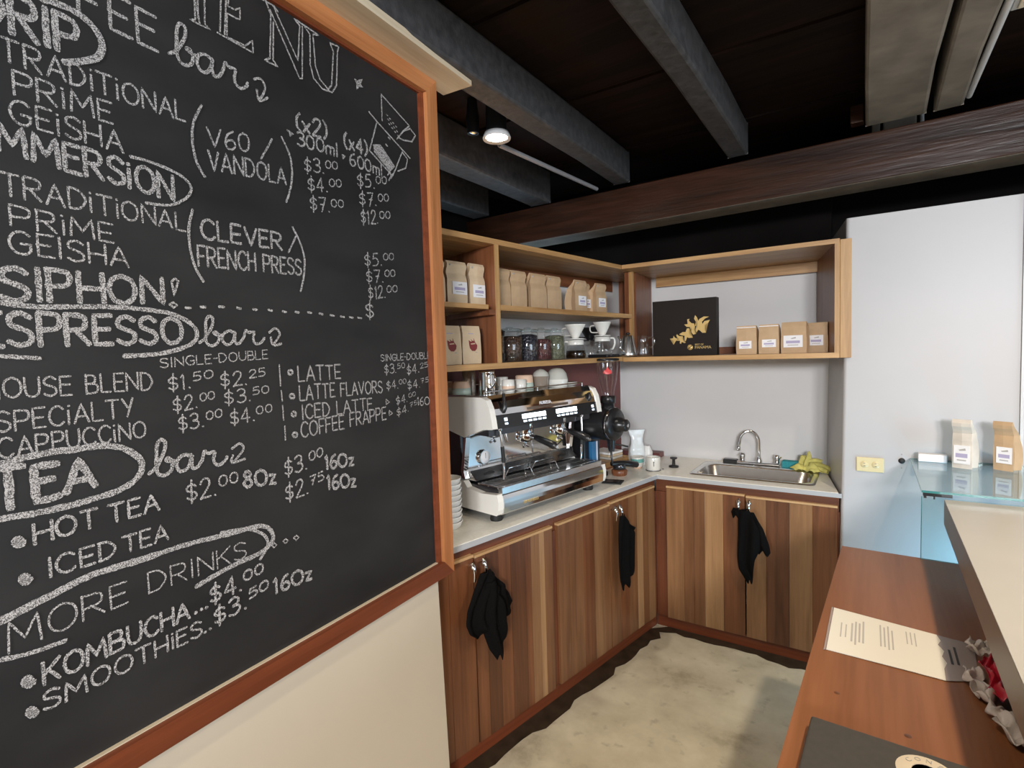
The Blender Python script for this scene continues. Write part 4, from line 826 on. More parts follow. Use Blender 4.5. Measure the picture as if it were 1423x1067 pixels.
# ------------------------------------------------------------------ wall shelves
t = thing('wall_shelf', 'open wooden wall shelf above the espresso machine, with bags and glassware', 'shelf', CS + Vector((0, 0, 1.556)), DEG_S)
inv = Matrix.Rotation(R(-DEG_S), 4, 'Z')
def loc_s(x, y):
    v = inv @ (Vector((x, y, 0)) - CS); return (v.x, v.y)
SB = (-1.197, 3.555); LBK = (-1.448, 3.553); D = .358
def lboard(name, poly, z0, z1, label=None):
    m = MB(); m.prism(poly, z0-1.556, z1-1.556, 'shelf_wood_x', axis='z'); return part(name, m, t, bevel=.0015, label=label)
outer = [(-1.95, 0), (-.0005, 0), loc_s(SB[0]-.0005, SB[1]), loc_s(*LBK), (-1.95, .468)]
lboard('bottom_board', outer, 1.556, 1.581); lboard('top_board', outer, 2.088, 2.111)
lboard('middle_board', [(-1.058, .004), (.125, .004), (.125, D), (-1.058, D)], 1.809, 1.833)
lboard('middle_board', [(-1.95, .004), (-1.124, .004), (-1.124, D), (-1.95, D)], 1.811, 1.830)
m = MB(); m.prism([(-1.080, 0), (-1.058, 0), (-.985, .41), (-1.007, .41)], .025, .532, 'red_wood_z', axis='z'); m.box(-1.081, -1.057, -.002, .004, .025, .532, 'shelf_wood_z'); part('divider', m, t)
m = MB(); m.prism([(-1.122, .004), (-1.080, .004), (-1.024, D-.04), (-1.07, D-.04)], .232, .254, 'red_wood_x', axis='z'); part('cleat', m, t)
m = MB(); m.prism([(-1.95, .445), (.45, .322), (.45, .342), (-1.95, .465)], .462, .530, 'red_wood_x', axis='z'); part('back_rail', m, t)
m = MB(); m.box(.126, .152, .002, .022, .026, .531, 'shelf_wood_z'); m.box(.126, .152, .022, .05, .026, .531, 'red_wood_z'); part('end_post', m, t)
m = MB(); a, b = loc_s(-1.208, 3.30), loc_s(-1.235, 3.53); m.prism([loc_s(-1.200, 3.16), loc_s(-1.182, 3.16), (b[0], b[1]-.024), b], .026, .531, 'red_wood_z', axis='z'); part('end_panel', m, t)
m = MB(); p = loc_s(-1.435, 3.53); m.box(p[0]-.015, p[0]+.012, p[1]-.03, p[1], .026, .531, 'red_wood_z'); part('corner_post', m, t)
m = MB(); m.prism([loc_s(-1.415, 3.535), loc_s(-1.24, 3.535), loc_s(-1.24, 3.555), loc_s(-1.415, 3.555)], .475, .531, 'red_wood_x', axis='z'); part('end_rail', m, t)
t2 = thing('wall_shelf', 'long open wooden wall shelf over the sink, with gift box and small bags', 'shelf', (-1.196, 2.97, 1.552))
W2 = 1.081
m = MB(); m.prism([(.001, 0), (W2, 0), (W2-.115, .57), (.001, .57)], 0, .025, 'shelf_wood_x', axis='z'); part('bottom_board', m, t2, bevel=.0015)
m = MB(); m.prism([(.001, 0), (W2, 0), (W2-.115, .57), (.001, .57)], .536, .558, 'shelf_wood_x', axis='z'); part('top_board', m, t2, bevel=.0015)
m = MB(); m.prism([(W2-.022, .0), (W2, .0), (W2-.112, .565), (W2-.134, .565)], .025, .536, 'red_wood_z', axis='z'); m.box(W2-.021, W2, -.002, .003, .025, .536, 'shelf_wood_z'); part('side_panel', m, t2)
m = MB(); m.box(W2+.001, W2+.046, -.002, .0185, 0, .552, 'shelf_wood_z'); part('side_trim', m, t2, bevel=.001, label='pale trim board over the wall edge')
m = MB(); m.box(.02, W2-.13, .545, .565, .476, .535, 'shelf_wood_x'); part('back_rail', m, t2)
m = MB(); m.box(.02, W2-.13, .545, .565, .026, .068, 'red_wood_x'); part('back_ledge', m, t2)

def text_mesh(name, txt, size, mat, parent, loc, rot=(90, 0, 0), align='CENTER', extrude=.0003):
    cu = bpy.data.curves.new(name, 'FONT'); cu.body = txt; cu.size = size; cu.align_x = align; cu.align_y = 'CENTER'; cu.extrude = extrude; cu.resolution_u = 3
    tmp = bpy.data.objects.new('tmp', cu); COL.objects.link(tmp)
    bpy.context.view_layer.update()
    me = bpy.data.meshes.new_from_object(tmp.evaluated_get(bpy.context.evaluated_depsgraph_get()))
    bpy.data.objects.remove(tmp); bpy.data.curves.remove(cu)
    me.name = name; me.materials.clear(); me.materials.append(MATS[mat])
    o = bpy.data.objects.new(name, me); COL.objects.link(o); o.parent = parent; o.location = loc; o.rotation_euler = [R(a) for a in rot]
    return o

# ------------------------------------------------------------------ espresso machine
M0 = Vector((-1.300, 1.808, 0)); DEG_M = 79.0
def on_machine(x, y, z): return at(M0, DEG_M, x, y, z)
WM = .785
t = thing('espresso_machine', 'two-group chrome and white espresso machine on the left worktop', 'coffee machine', M0 + Vector((0, 0, COUNTER)), DEG_M)
low = [(.004, .036), (-.006, .06), (-.007, .095), (.0, .127), (.10, .119), (.19, .131), (.215, .158), (.40, .165), (.47, .165), (.47, .036)]
upp = [(.012, .402), (.018, .44), (.030, .49), (.050, .526), (.08, .536), (.30, .532), (.47, .529), (.47, .385), (.325, .383), (.199, .354), (.07, .398)]
for a, b in ((0, .030), (WM-.030, WM)):
    m = MB(); m.prism(low, a, b, 'white_enamel', axis='x'); part('lower_side_panel', m, t, bevel=.006, seg=3, label='white lower side panel')
    m = MB(); m.prism(upp, a, b, 'white_enamel', axis='x'); part('upper_side_panel', m, t, bevel=.006, seg=3, label='white upper side panel')
    m = MB(); m.box(a+.006, b-.006, .235, .46, .166, .384, 'dark_steel'); m.prism([(.205, .166), (.222, .166), (.232, .20), (.205, .352), (.190, .352), (.214, .20)], a+.002, b-.002, 'chrome', axis='x'); part('side_post', m, t)
X0, X1 = .0305, WM-.0305
m = MB(); m.box(X0, X1, .228, .45, .14, .36, 'dark_steel'); m.box(X0, X1, .02, .45, .030, .125, 'dark_steel'); m.box(X0, X1, .07, .45, .365, .525, 'dark_steel'); part('body', m, t)
m = MB(); m.box(X0, X1, .222, .227, .19, .372, 'chrome'); part('back_panel', m, t, label='mirror-polished back panel')
m = MB(); m.prism([(.16, .157), (.222, .157), (.222, .196), (.205, .196)], X0, X1, 'steel', axis='x')
for k in range(6): m.box(.10+k*.105, .155+k*.105, .176, .184, .166, .180, 'black_plastic')
part('rear_ledge', m, t)
m = MB(); m.box(X0, X1, -.001, .022, .122, .152, 'steel'); m.box(X0, X1, .022, .20, .122, .143, 'dark_steel'); part('drip_tray', m, t, bevel=.002)
m = MB()
for k in range(34): x = X0+.01+k*(X1-X0-.02)/33; m.box(x-.004, x+.004, .024, .158, .1435, .150, 'steel')
for y in (.03, .09, .15): m.box(X0+.004, X1-.004, y, y+.005, .1432, .148, 'steel')
part('drip_grate', m, t)
m = MB(); prof = [(.004, .034), (-.007, .044), (-.0105, .068), (-.0115, .085), (-.009, .104), (-.002, .121), (.02, .121), (.02, .034)]
m.prism(prof, X0, X1, 'chrome', axis='x', smooth=False); part('front_panel', m, t, bevel=.002, label='curved chrome lower front')
text_mesh('lettering', 'SIMONELLI', .020, 'gold_print', t, (.20, -.0118, .066), (80, 0, 0), extrude=.0006)
m = MB(); m.prism([(.018, .401), (.028, .457), (.068, .457), (.068, .401)], X0, X1, 'black_plastic', axis='x'); part('control_band', m, t, label='black control band')
m = MB(); m.prism([(.027, .459), (.034, .485), (.050, .515), (.078, .541), (.10, .541), (.10, .459)], X0, X1, 'chrome', axis='x'); part('fascia', m, t, label='curved chrome fascia')
m = MB(); m.loft([[(.235, .027, .464), (.525, .027, .464), (.525, .033, .464), (.235, .033, .464)], [(.226, .037, .490), (.535, .037, .490), (.535, .043, .490), (.226, .043, .490)], [(.205, .0545, .520), (.560, .0545, .520), (.560, .060, .520), (.205, .060, .520)]], 'steel', smooth=False)
part('badge_panel', m, t, label='brushed steel centre panel')
text_mesh('badge_lettering', 'AURELIA', .022, 'label_white', t, (.365, .0345, .487), (68, 0, 0), extrude=.0006)
def band_y(z): return .018+(z-.401)/.056*.010
def button(x0, x1, z0, z1, mat, name):
    m = MB(); m.loft([[(x0, band_y(z0)-.0015, z0), (x1, band_y(z0)-.0015, z0), (x1, band_y(z0)+.003, z0), (x0, band_y(z0)+.003, z0)], [(x0, band_y(z1)-.0015, z1), (x1, band_y(z1)-.0015, z1), (x1, band_y(z1)+.003, z1), (x0, band_y(z1)+.003, z1)]], mat, smooth=False)
    part(name, m, t, label='lit white button')
for g0 in (.195, .430):
    for k in range(5):
        x = g0+k*.0325; button(x, x+.0285, .428, .448, 'lit_button', 'button'); button(x+.004, x+.0265, .413, .421, 'lit_small', 'button')
for x in (.082, .712): button(x, x+.018, .430, .444, 'lit_small', 'button'); button(x+.001, x+.019, .415, .423, 'lit_small', 'button')
m = MB(); m.box(X0, X1, .10, .455, .530, .540, 'steel'); m.tube([(X0+.01, .105, .556), (X1-.01, .105, .556)], .003, 'chrome', n=8); m.tube([(X0+.01, .45, .566), (X1-.01, .45, .566)], .004, 'chrome', n=8)
for x in (X0+.012, .39, X1-.012): m.tube([(x, .105, .541), (x, .105, .556)], .003, 'chrome', n=8); m.tube([(x, .45, .541), (x, .45, .566)], .003, 'chrome', n=8)
part('cup_tray', m, t)
m = MB(); m.tube([(.085, .034, .470), (.088, .026, .487), (.093, .034, .515), (.098, .040, .548)], [.012, .012, .008, .007], 'black_plastic', n=10); part('steam_lever', m, t, label='black steam lever')
m = MB(); m.tube([(.70, .034, .470), (.702, .026, .487), (.705, .036, .505)], [.012, .012, .010], 'black_plastic', n=10); part('steam_lever', m, t, label='black steam lever')
for gx in (.300, .548):
    m = MB(); m.lathe([(.046, .400), (.046, .372), (.040, .362), (.040, .345)], 'chrome', c=(gx, .115, 0)); m.box(gx-.03, gx+.03, .115, .225, .350, .400, 'chrome'); gh = part('group_head', m, t)
    m = MB(); m.lathe([(.041, .344), (.043, .336), (.040, .312), (.028, .305)], 'chrome', c=(gx, .115, 0))
    m.tube([(gx, .115, .308), (gx, .110, .292), (gx-.018, .108, .280)], .007, 'chrome'); m.tube([(gx, .112, .292), (gx+.018, .106, .280)], .007, 'chrome'); m.tube([(gx, .08, .330), (gx, .045, .328)], .010, 'chrome')
    pf = part('portafilter', m, t)
    m = MB(); m.tube([(gx, .046, .329), (gx+.002, .02, .322), (gx+.003, -.03, .310), (gx+.004, -.066, .300), (gx+.004, -.074, .297)], [.012, .015, .0165, .0185, .012], 'black_plastic', n=14); m.lathe([(.007, -.082), (.008, -.073)], 'chrome', c=(gx+.004, 0, .296), axis='y', n=12)
    part('handle', m, pf, label='black portafilter handle')
for x, s in ((.082, 1), (.665, -1)):
    m = MB(); m.lathe([(.010, .402), (.012, .392), (.009, .384)], 'chrome', c=(x, .055, 0), n=14)
    m.tube([(x, .055, .388), (x+s*.004, .050, .345), (x+s*.010, .048, .27), (x+s*.014, .050, .20), (x+s*.014, .054, .168)], .0052, 'chrome'); m.tube([(x+s*.0065, .049, .315), (x+s*.0115, .048, .245)], .0085, 'black_rubber')
    part('steam_wand', m, t)
m = MB(); m.tube([(.155, .10, .400), (.155, .095, .35), (.158, .09, .322)], [.012, .010, .007], 'chrome'); part('hot_water_spout', m, t)
m = MB(); m.lathe([(.033, .206), (.035, .215), (.035, .222)], 'chrome', c=(.130, 0, .245), axis='y'); gg = part('pressure_gauge', m, t)
m = MB(); m.lathe([(.0001, .2045), (.029, .2048), (.029, .206)], 'label_white', c=(.130, 0, .245), axis='y'); m.box(.1285, .1305, .2035, .2045, .240, .265, 'ink'); part('dial', m, gg, label='white gauge dial')
for gx in (.27, .45):
    m = MB(); m.tube([(gx-.075, .145, .150), (gx-.068, .125, .192), (gx+.068, .125, .192), (gx+.075, .145, .150)], .0028, 'chrome', n=8)
    m.tube([(gx-.025, .06, .150), (gx-.02, .075, .186), (gx+.02, .075, .186), (gx+.028, .06, .150)], .0028, 'chrome', n=8); part('cup_rest', m, t)
for fx in (.045, .705):
    for fy in (.055, .40):
        m = MB(); m.lathe([(.026, 0), (.028, .008), (.024, .034)], 'black_rubber', c=(fx, fy, 0), n=20); part('foot', m, t, label='black rubber foot')

# things standing on top of the machine
TZ = COUNTER+.5405
def lathe_thing(name, label, cat, pos, pieces, deg=0, group=None, n=28):
    t = thing(name, label, cat, pos, deg, group)
    for pn, prof, mat in pieces:
        m = MB(); m.lathe(prof, mat, n=n); part(pn, m, t)
    return t
def bowl_down(name, label, x, y, r, h, top, c1, c2, group):
    return lathe_thing(name, label, 'cup', on_machine(x, y, TZ), [
        ('rim_band', [(r*.93, 0), (r, .002), (r*.97, h*.48), (r*.90, h*.48)], c2), ('body', [(r*.97, h*.481), (top*1.04, h*.94), (top*.9, h), (.0001, h)], c1)], group=group)
GT = 'cups warming on the espresso machine'
bowl_down('cup', 'peach and mint cup upside down at the near end of the machine top', .058, .275, .044, .060, .034, 'ceramic_peach', 'ceramic_mint', GT)
bowl_down('cup', 'peach cup upside down half hidden by the frame, left on the machine top', .055, .385, .040, .058, .031, 'ceramic_peach', 'ceramic', GT)
t = thing('milk_pitcher', 'tall polished steel milk pitcher on top of the machine', 'pitcher', on_machine(.135, .185, TZ), -20)
m = MB(); m.lathe([(.036, 0), (.038, .006), (.036, .06), (.036, .095), (.039, .104), (.037, .104), (.034, .09), (.034, .01)], 'chrome'); part('body', m, t)
m = MB(); m.tube(smooth_pts([(.035, 0, .088), (.062, 0, .085), (.066, 0, .05), (.036, 0, .028)]), .004, 'chrome'); part('handle', m, t)
t = lathe_thing('steel_canister', 'dull steel canister behind the milk pitcher on the machine', 'canister', on_machine(.150, .33, TZ), [('body', [(.034, 0), (.034, .108), (.030, .112)], 'steel')])
lathe_thing('cup', 'small white espresso cup with a red print, left of two on the machine', 'cup', on_machine(.238, .150, TZ), [('body', [(.026, 0), (.030, .003), (.030, .018)], 'ceramic'), ('print_band', [(.0302, .016), (.0302, .030)], 'ceramic_peach'), ('upper', [(.030, .030), (.029, .058), (.0265, .058), (.026, .03)], 'ceramic')], group=GT)
lathe_thing('cup', 'small plain white espresso cup beside the red-printed one on the machine', 'cup', on_machine(.335, .165, TZ), [('body', [(.024, 0), (.028, .004), (.029, .054), (.026, .054), (.025, .01)], 'ceramic')], group=GT)
lathe_thing('cup', 'white cup behind the small espresso cups on the machine', 'cup', on_machine(.300, .262, TZ), [('body', [(.030, 0), (.034, .004), (.035, .066), (.032, .066), (.030, .01)], 'ceramic')], group=GT)
bowl_down('cup', 'wide peach-topped mint cup upside down in the middle of the machine top', .405, .205, .047, .072, .041, 'ceramic_peach', 'ceramic_mint', GT)
lathe_thing('ceramic_vase', 'grey-brown glazed pot with pale shoulder on the machine', 'pot', on_machine(.495, .175, TZ), [('lower_body', [(.034, 0), (.036, .004), (.037, .03), (.042, .062)], 'ceramic_brown'), ('shoulder', [(.042, .062), (.036, .080), (.018, .094), (.0001, .099)], 'ceramic_grey')])
lathe_thing('ceramic_bowl', 'big pale grey dome-shaped bowl upside down on the machine', 'bowl', on_machine(.610, .165, TZ), [('rim_band', [(.050, 0), (.055, .003), (.057, .040)], 'ceramic'), ('dome', [(.057, .040), (.050, .070), (.034, .091), (.016, .098), (.0001, .098)], 'ceramic_grey')])
for k, w in enumerate(('bottom', 'top')):
    lathe_thing('saucer', w+' saucer of the pair at the far end of the machine top', 'saucer', on_machine(.705, .175, TZ+k*.009), [('body', [(.025, 0), (.03, .001), (.055, .009), (.054, .011), (.028, .004), (.0001, .004)], 'ceramic')], group='saucers on the machine')

# ------------------------------------------------------------------ grinder
t = thing('coffee_grinder', 'tall black coffee grinder with clear hopper between machine and corner', 'grinder', on_machine(.935, 0, COUNTER), DEG_M)
m = MB(); m.box(-.085, .085, .14, .38, 0, .03, 'black_plastic'); m.box(-.075, .075, .19, .37, .03, .40, 'black_plastic'); part('column', m, t, bevel=.008)
m = MB(); m.box(-.03, .03, .170, .1895, .05, .21, 'blue_reflection'); m.box(.012, .020, .166, .170, .05, .21, 'label_white'); part('painted_reflection', m, t, label='blue and white reflection painted on the column')  # blue reflections on the column front, painted as a coloured plate
m = MB(); m.lathe([(.05, .30), (.090, .29), (.094, .27), (.094, .075), (.085, .062), (.085, .052), (.090, .050), (.090, .028), (.080, .020), (.04, .019)], 'black_plastic', c=(0, 0, .318), axis='y', n=36); part('grinding_head', m, t)
m = MB(); m.lathe([(.0905, .045), (.0925, .040), (.0905, .035)], 'chrome', c=(0, 0, .318), axis='y', n=36); part('ring', m, t)
m = MB(); m.lathe([(.040, .02), (.040, -.012), (.033, -.016), (.033, -.040), (.028, -.045), (.0001, -.045)], 'black_plastic', c=(0, 0, .315), axis='y'); m.lathe([(.009, -.050), (.009, -.044)], 'chrome', c=(0, 0, .315), axis='y', n=14); part('adjusting_knob', m, t)
m = MB(); m.tube([(0, .06, .236), (0, .06, .19), (-.003, .056, .165)], [.026, .020, .015], 'black_plastic', n=14); m.tube([(-.02, .06, .21), (-.045, .03, .17), (-.040, .03, .11)], .0055, 'black_plastic'); m.tube([(.02, .06, .20), (.05, .02, .195), (.075, 0, .185)], .005, 'black_plastic'); part('chute', m, t)
m = MB(); m.lathe([(.034, .40), (.034, .43), (.041, .432), (.041, .468), (.036, .472)], 'black_plastic', c=(0, .075, 0)); part('neck', m, t)
m = MB(); m.lathe([(.033, .473), (.036, .50), (.050, .56), (.062, .66), (.062, .664)], 'hopper_plastic', c=(0, .075, 0), n=36); part('hopper', m, t, label='clear plastic hopper')
m = MB(); m.lathe([(.064, .664), (.065, .675), (.05, .678), (.0001, .678)], 'black_plastic', c=(0, .075, 0), n=36); part('lid', m, t)
m = MB()
def on_hopper(a, z):
    r = .0515+(z-.56)/.10*.012+.001; return Vector((r*math.sin(a), .075-r*math.cos(a), z))
pts = [(-.42, .598), (-.36, .612), (-.15, .618), (0, .632), (.15, .618), (.36, .612), (.42, .598), (.2, .594), (0, .592), (-.2, .594)]
m.faces([on_hopper(a-.95, z) for a, z in pts], [tuple(range(10))], 'logo_red'); part('logo', m, t, label='red emblem')

# ------------------------------------------------------------------ small things on the worktop
m = MB(); m.box(-.045, .045, -.052, .052, 0, .006, 'black_rubber'); m.box(-.03, .03, -.036, .036, .006, .0075, 'black_plastic')
o = part('tamping_mat', m, bevel=.002); o.location = at(OC, DEG_L, -.305, .095, COUNTER); o.rotation_euler = (0, 0, R(100)); tag(o, 'flat black rubber tamping mat at the edge of the worktop', 'mat')
t = thing('tamping_stand', 'round brown wooden stand holding a spare portafilter beside the machine', 'stand', at(OC, DEG_L, -.135, .165, COUNTER), DEG_L)
m = MB(); m.lathe([(.040, 0), (.044, .006), (.046, .028), (.040, .034), (.0001, .034)], 'red_wood_z'); part('base', m, t)
t = thing('portafilter', 'spare portafilter with a thick black handle on the wooden stand', 'portafilter', at(OC, DEG_L, -.135, .165, COUNTER+.0345), DEG_L)
m = MB(); m.lathe([(.028, 0), (.036, .003), (.037, .030), (.034, .031)], 'dark_steel'); m.tube([(.03, -.01, .022), (.055, -.024, .022)], .010, 'chrome'); part('basket', m, t)
m = MB(); m.tube([(-.05, .02, .036), (.0, -.004, .034), (.05, -.026, .026), (.105, -.05, .014), (.112, -.053, .012)], [.014, .0165, .0175, .018, .012], 'black_plastic', n=14); part('handle', m, t, label='black handle')
t = thing('wooden_tray', 'brown wooden tray along the wall behind the grinder', 'tray', (-1.385, 3.17, COUNTER), 80)
m = MB(); m.box(-.20, .10, -.10, .10, 0, .012, 'red_wood_x'); part('bottom', m, t)
for a in ((-.20, .10, -.10, -.088), (-.20, .10, .088, .10), (-.20, -.188, -.088, .088), (.088, .10, -.088, .088)): m = MB(); m.box(*a, .012, .042, 'shelf_wood_x'); part('side', m, t)
for k, (mt, lab) in enumerate((('paper', 'lowest'), ('kraft', 'second'), ('paper', 'third'), ('kraft_pale', 'fourth'), ('paper_cup', 'topmost'))):
    m = MB(); m.box(-.085, .06, -.075, .075, 0, .014, mt); o = part('notebook', m, bevel=.003); o.location = (-1.385, 3.15, COUNTER+.0125+k*.0155); o.rotation_euler = (0, 0, R(78+random.uniform(-6, 6)))
    tag(o, lab+' of five pale notebooks stacked in the wooden tray', 'notebook', 'notebooks in the wooden tray')
m = MB(); m.box(-.14, .14, -.045, .045, 0, .034, 'maroon'); o = part('maroon_box', m, bevel=.003); o.location = (-1.285, 3.49, COUNTER); tag(o, 'low maroon box in the corner of the worktop', 'box')

def pouch(name, label, cat, pos, deg, w, d, h, mat, group=None, lab=None, crumple=.0, lean=.10, valve=False, emblem=False, straight=.58, fold=False):
    """stand-up coffee bag: flat block bottom, gusseted sides, pinched flat top"""
    t = thing(name, label, cat, pos, deg, group)
    m = MB(); rings = []; N = 14
    for i in range(N+1):
        f = i/N; k = 1.0 if f < straight else 1-(f-straight)/(1-straight)
        dd = max(.006, d*(.94+.12*math.sin(min(f/straight, 1)*math.pi))*(k**.7)) if f < 1 else .006
        y0 = (1-k)*d*lean + .006*math.sin((f-.62)/.38*math.pi*2)*(f > .62 and straight < .7 and not crumple); ww = w*(1+.035*math.sin(min(f/.6, 1)*math.pi)-.05*max(0, f-.5)) * (1-.16*math.sin(max(0, f-.45)/.55*math.pi)+.10*max(0, f-.75)*4 if crumple else 1)
        j = lambda: random.uniform(-crumple, crumple); g = .18*ww*(1-k*.6)*0 + min(.012, dd*.25)
        z = h*f
        rings.append([(-ww/2+j(), y0+.002+j(), z), (0+j(), y0-.0015*math.sin(f*math.pi)+j()*1.5, z), (ww/2+j(), y0+.002+j(), z), (ww/2-g+j(), y0+dd/2, z), (ww/2+j(), y0+dd+j(), z), (0, y0+dd+j(), z), (-ww/2+j(), y0+dd+j(), z), (-ww/2+g+j(), y0+dd/2, z)])
    m.loft(rings, mat, smooth=crumple > .002); b = part('bag_body', m, t, sub=1 if crumple > .002 else 0, bevel=0 if crumple > .002 else .0025)
    if fold: m = MB(); m.box(-w*.47, w*.47, d*lean-.004, d*lean+.008, h*.90, h*1.0, mat); m.box(-w*.48, w*.48, d*lean-.006, d*lean-.003, h*.93, h*.955, 'label_white'); part('tin_tie', m, t, label='pale tin tie')
    if lab:
        lx, lw, z0, z1 = lab; m = MB(); m.box(lx-lw/2, lx+lw/2, -.0035, -.0015, z0, z1, 'label_white'); l = part('label', m, t, label='white printed label')
        m = MB(); hz = z1-z0
        m.prism([(lx-.010, z1-hz*.24), (lx+.012, z1-hz*.14), (lx+.014, z1-hz*.26), (lx-.006, z1-hz*.30)], -.0042, -.0036, 'ink_soft', axis='y')
        m.box(lx-lw*.36, lx+lw*.36, -.0041, -.0036, z0+hz*.34, z0+hz*.56, 'label_print'); m.box(lx-lw*.28, lx+lw*.28, -.0041, -.0036, z0+hz*.16, z0+hz*.22, 'ink_soft'); part('print', m, l)
    if valve: m = MB(); m.lathe([(.0001, -.0025), (.0035, -.002), (.004, .004)], 'ink_soft', c=(-w*.36, d*lean*.76-.006, h*.90), axis='y', n=12); part('valve', m, t)
    if emblem:
        m = MB(); m.prism([(-.022, .100), (-.010, .094), (.004, .098), (.016, .090), (.027, .078), (.024, .064), (.012, .054), (-.004, .055), (-.016, .066), (-.020, .082)], -.0026, -.0014, 'red_print', axis='y')
        m.prism([(-.010, .104), (.0, .097), (-.004, .095)], -.0026, -.0016, 'red_print', axis='y'); m.prism([(.006, .108), (.014, .093), (.009, .094)], -.0026, -.0016, 'red_print', axis='y')
        m.prism([(-.012, .086), (.012, .088), (.016, .084), (-.010, .082)], -.0031, -.0026, 'kraft_pale', axis='y'); m.box(.016, .028, -.0026, -.0016, .047, .050, 'ink_soft'); m.box(-.024, .006, -.0026, -.0016, .126, .129, 'label_print'); part('emblem', m, t, label='dark red cup emblem')
    return t
def on_shelf(u, y, z): return at(CS, DEG_S, -u, y, z)
ZB, ZM = 1.5815, 1.8335
Q = 'kraft coffee bags on the upper left shelf'
pouch('coffee_bag', 'labelled kraft coffee bag, mostly hidden by the chalkboard frame, upper left shelf', 'coffee bag', on_shelf(1.372, .06, 1.8305), DEG_S, .115, .075, .175, 'kraft_pale', Q, (.0, .085, .045, .10), valve=True)
pouch('coffee_bag', 'labelled kraft coffee bag, left of the two in full view in the upper left bay', 'coffee bag', on_shelf(1.248, .058, 1.8305), DEG_S, .112, .075, .176, 'kraft_pale', Q, (.008, .082, .040, .092), valve=True)
pouch('coffee_bag', 'labelled kraft coffee bag next to the shelf divider in the upper left bay', 'coffee bag', on_shelf(1.127, .060, 1.8305), DEG_S, .092, .075, .178, 'kraft_pale', Q, (.004, .072, .034, .088), valve=True)
Q = 'coffee bags with a dark red cup emblem'
pouch('coffee_bag', 'pale coffee bag with red cup emblem, left one in the lower left bay', 'coffee bag', on_shelf(1.300, .055, ZB), DEG_S, .116, .07, .160, 'kraft_pale', Q, emblem=True, straight=.8)
pouch('coffee_bag', 'pale coffee bag with red cup emblem, right one beside the shelf divider', 'coffee bag', on_shelf(1.176, .058, ZB), DEG_S, .108, .07, .161, 'kraft_pale', Q, emblem=True, straight=.8)
Q = 'plain kraft coffee bags on the middle shelf'
for u, w, lab in ((.962, .100, 'leftmost of four plain kraft coffee bags, beside the divider'), (.850, .112, 'second of four plain kraft coffee bags from the divider'), (.700, .124, 'third of four plain kraft coffee bags from the divider'), (.570, .116, 'rightmost of the four plain kraft coffee bags facing front')):
    pouch('coffee_bag', lab, 'coffee bag', on_shelf(u, .06, ZM), DEG_S, w, .075, .172, 'kraft', Q, valve=True)
pouch('coffee_bag', 'kraft coffee bag turned sideways, just right of the plain front-facing ones', 'coffee bag', on_shelf(.415, .16, ZM), DEG_S+66, .085, .05, .165, 'kraft', Q)
pouch('coffee_bag', 'kraft coffee bag turned sideways, touching the labelled bags', 'coffee bag', on_shelf(.345, .235, ZM), DEG_S+66, .085, .05, .168, 'kraft', Q)
Q = 'labelled coffee bags at the right of the middle shelf'
pouch('coffee_bag', 'labelled kraft bag at the front of the trio right of the sideways bags', 'coffee bag', on_shelf(.335, .055, ZM), DEG_S, .112, .07, .170, 'kraft', Q, (.004, .07, .034, .085), valve=True)
pouch('coffee_bag', 'labelled kraft bag half hidden in the middle of the trio', 'coffee bag', on_shelf(.224, .098, ZM), DEG_S, .088, .06, .166, 'kraft', Q, (.010, .062, .030, .078))
pouch('coffee_bag', 'labelled kraft bag at the right end of the middle shelf', 'coffee bag', on_shelf(.132, .052, ZM), DEG_S, .108, .07, .167, 'kraft', Q, (.0, .072, .034, .084), valve=True)

# lower shelf: press, jars, drippers
t = thing('french_press', 'black-framed glass coffee press, half behind the shelf divider', 'coffee press', on_shelf(1.012, .075, ZB), DEG_S)
m = MB(); m.lathe([(.038, .012), (.038, .12), (.036, .124)], 'pale_glass', n=30); part('beaker', m, t)
m = MB(); m.lathe([(.042, 0), (.042, .036), (.040, .04)], 'black_plastic'); m.box(.036, .043, -.008, .008, .04, .125, 'chrome'); m.box(-.043, -.036, -.008, .008, .04, .125, 'chrome'); part('frame', m, t)
m = MB(); m.lathe([(.042, .118), (.043, .134), (.030, .142), (.0001, .144)], 'black_plastic'); m.tube([(0, 0, .144), (0, 0, .158)], .003, 'chrome'); m.lathe([(.0001, .172), (.012, .168), (.010, .156), (.0001, .154)], 'black_plastic', n=16); m.prism([(.03, .128), (.058, .140), (.03, .148)], -.01, .01, 'black_plastic', axis='y'); part('lid', m, t)
m = MB(); m.lathe([(.0001, -.016), (.017, -.010), (.021, 0), (.017, .010), (.0001, .016)], 'pale_glass', axis='y', n=20); o = part('glass_stopper', m); o.location = on_shelf(.920, .055, ZB+.0215); o.rotation_euler = (0, 0, R(DEG_S)); tag(o, 'small round glass piece lying in front of the press', 'glass')
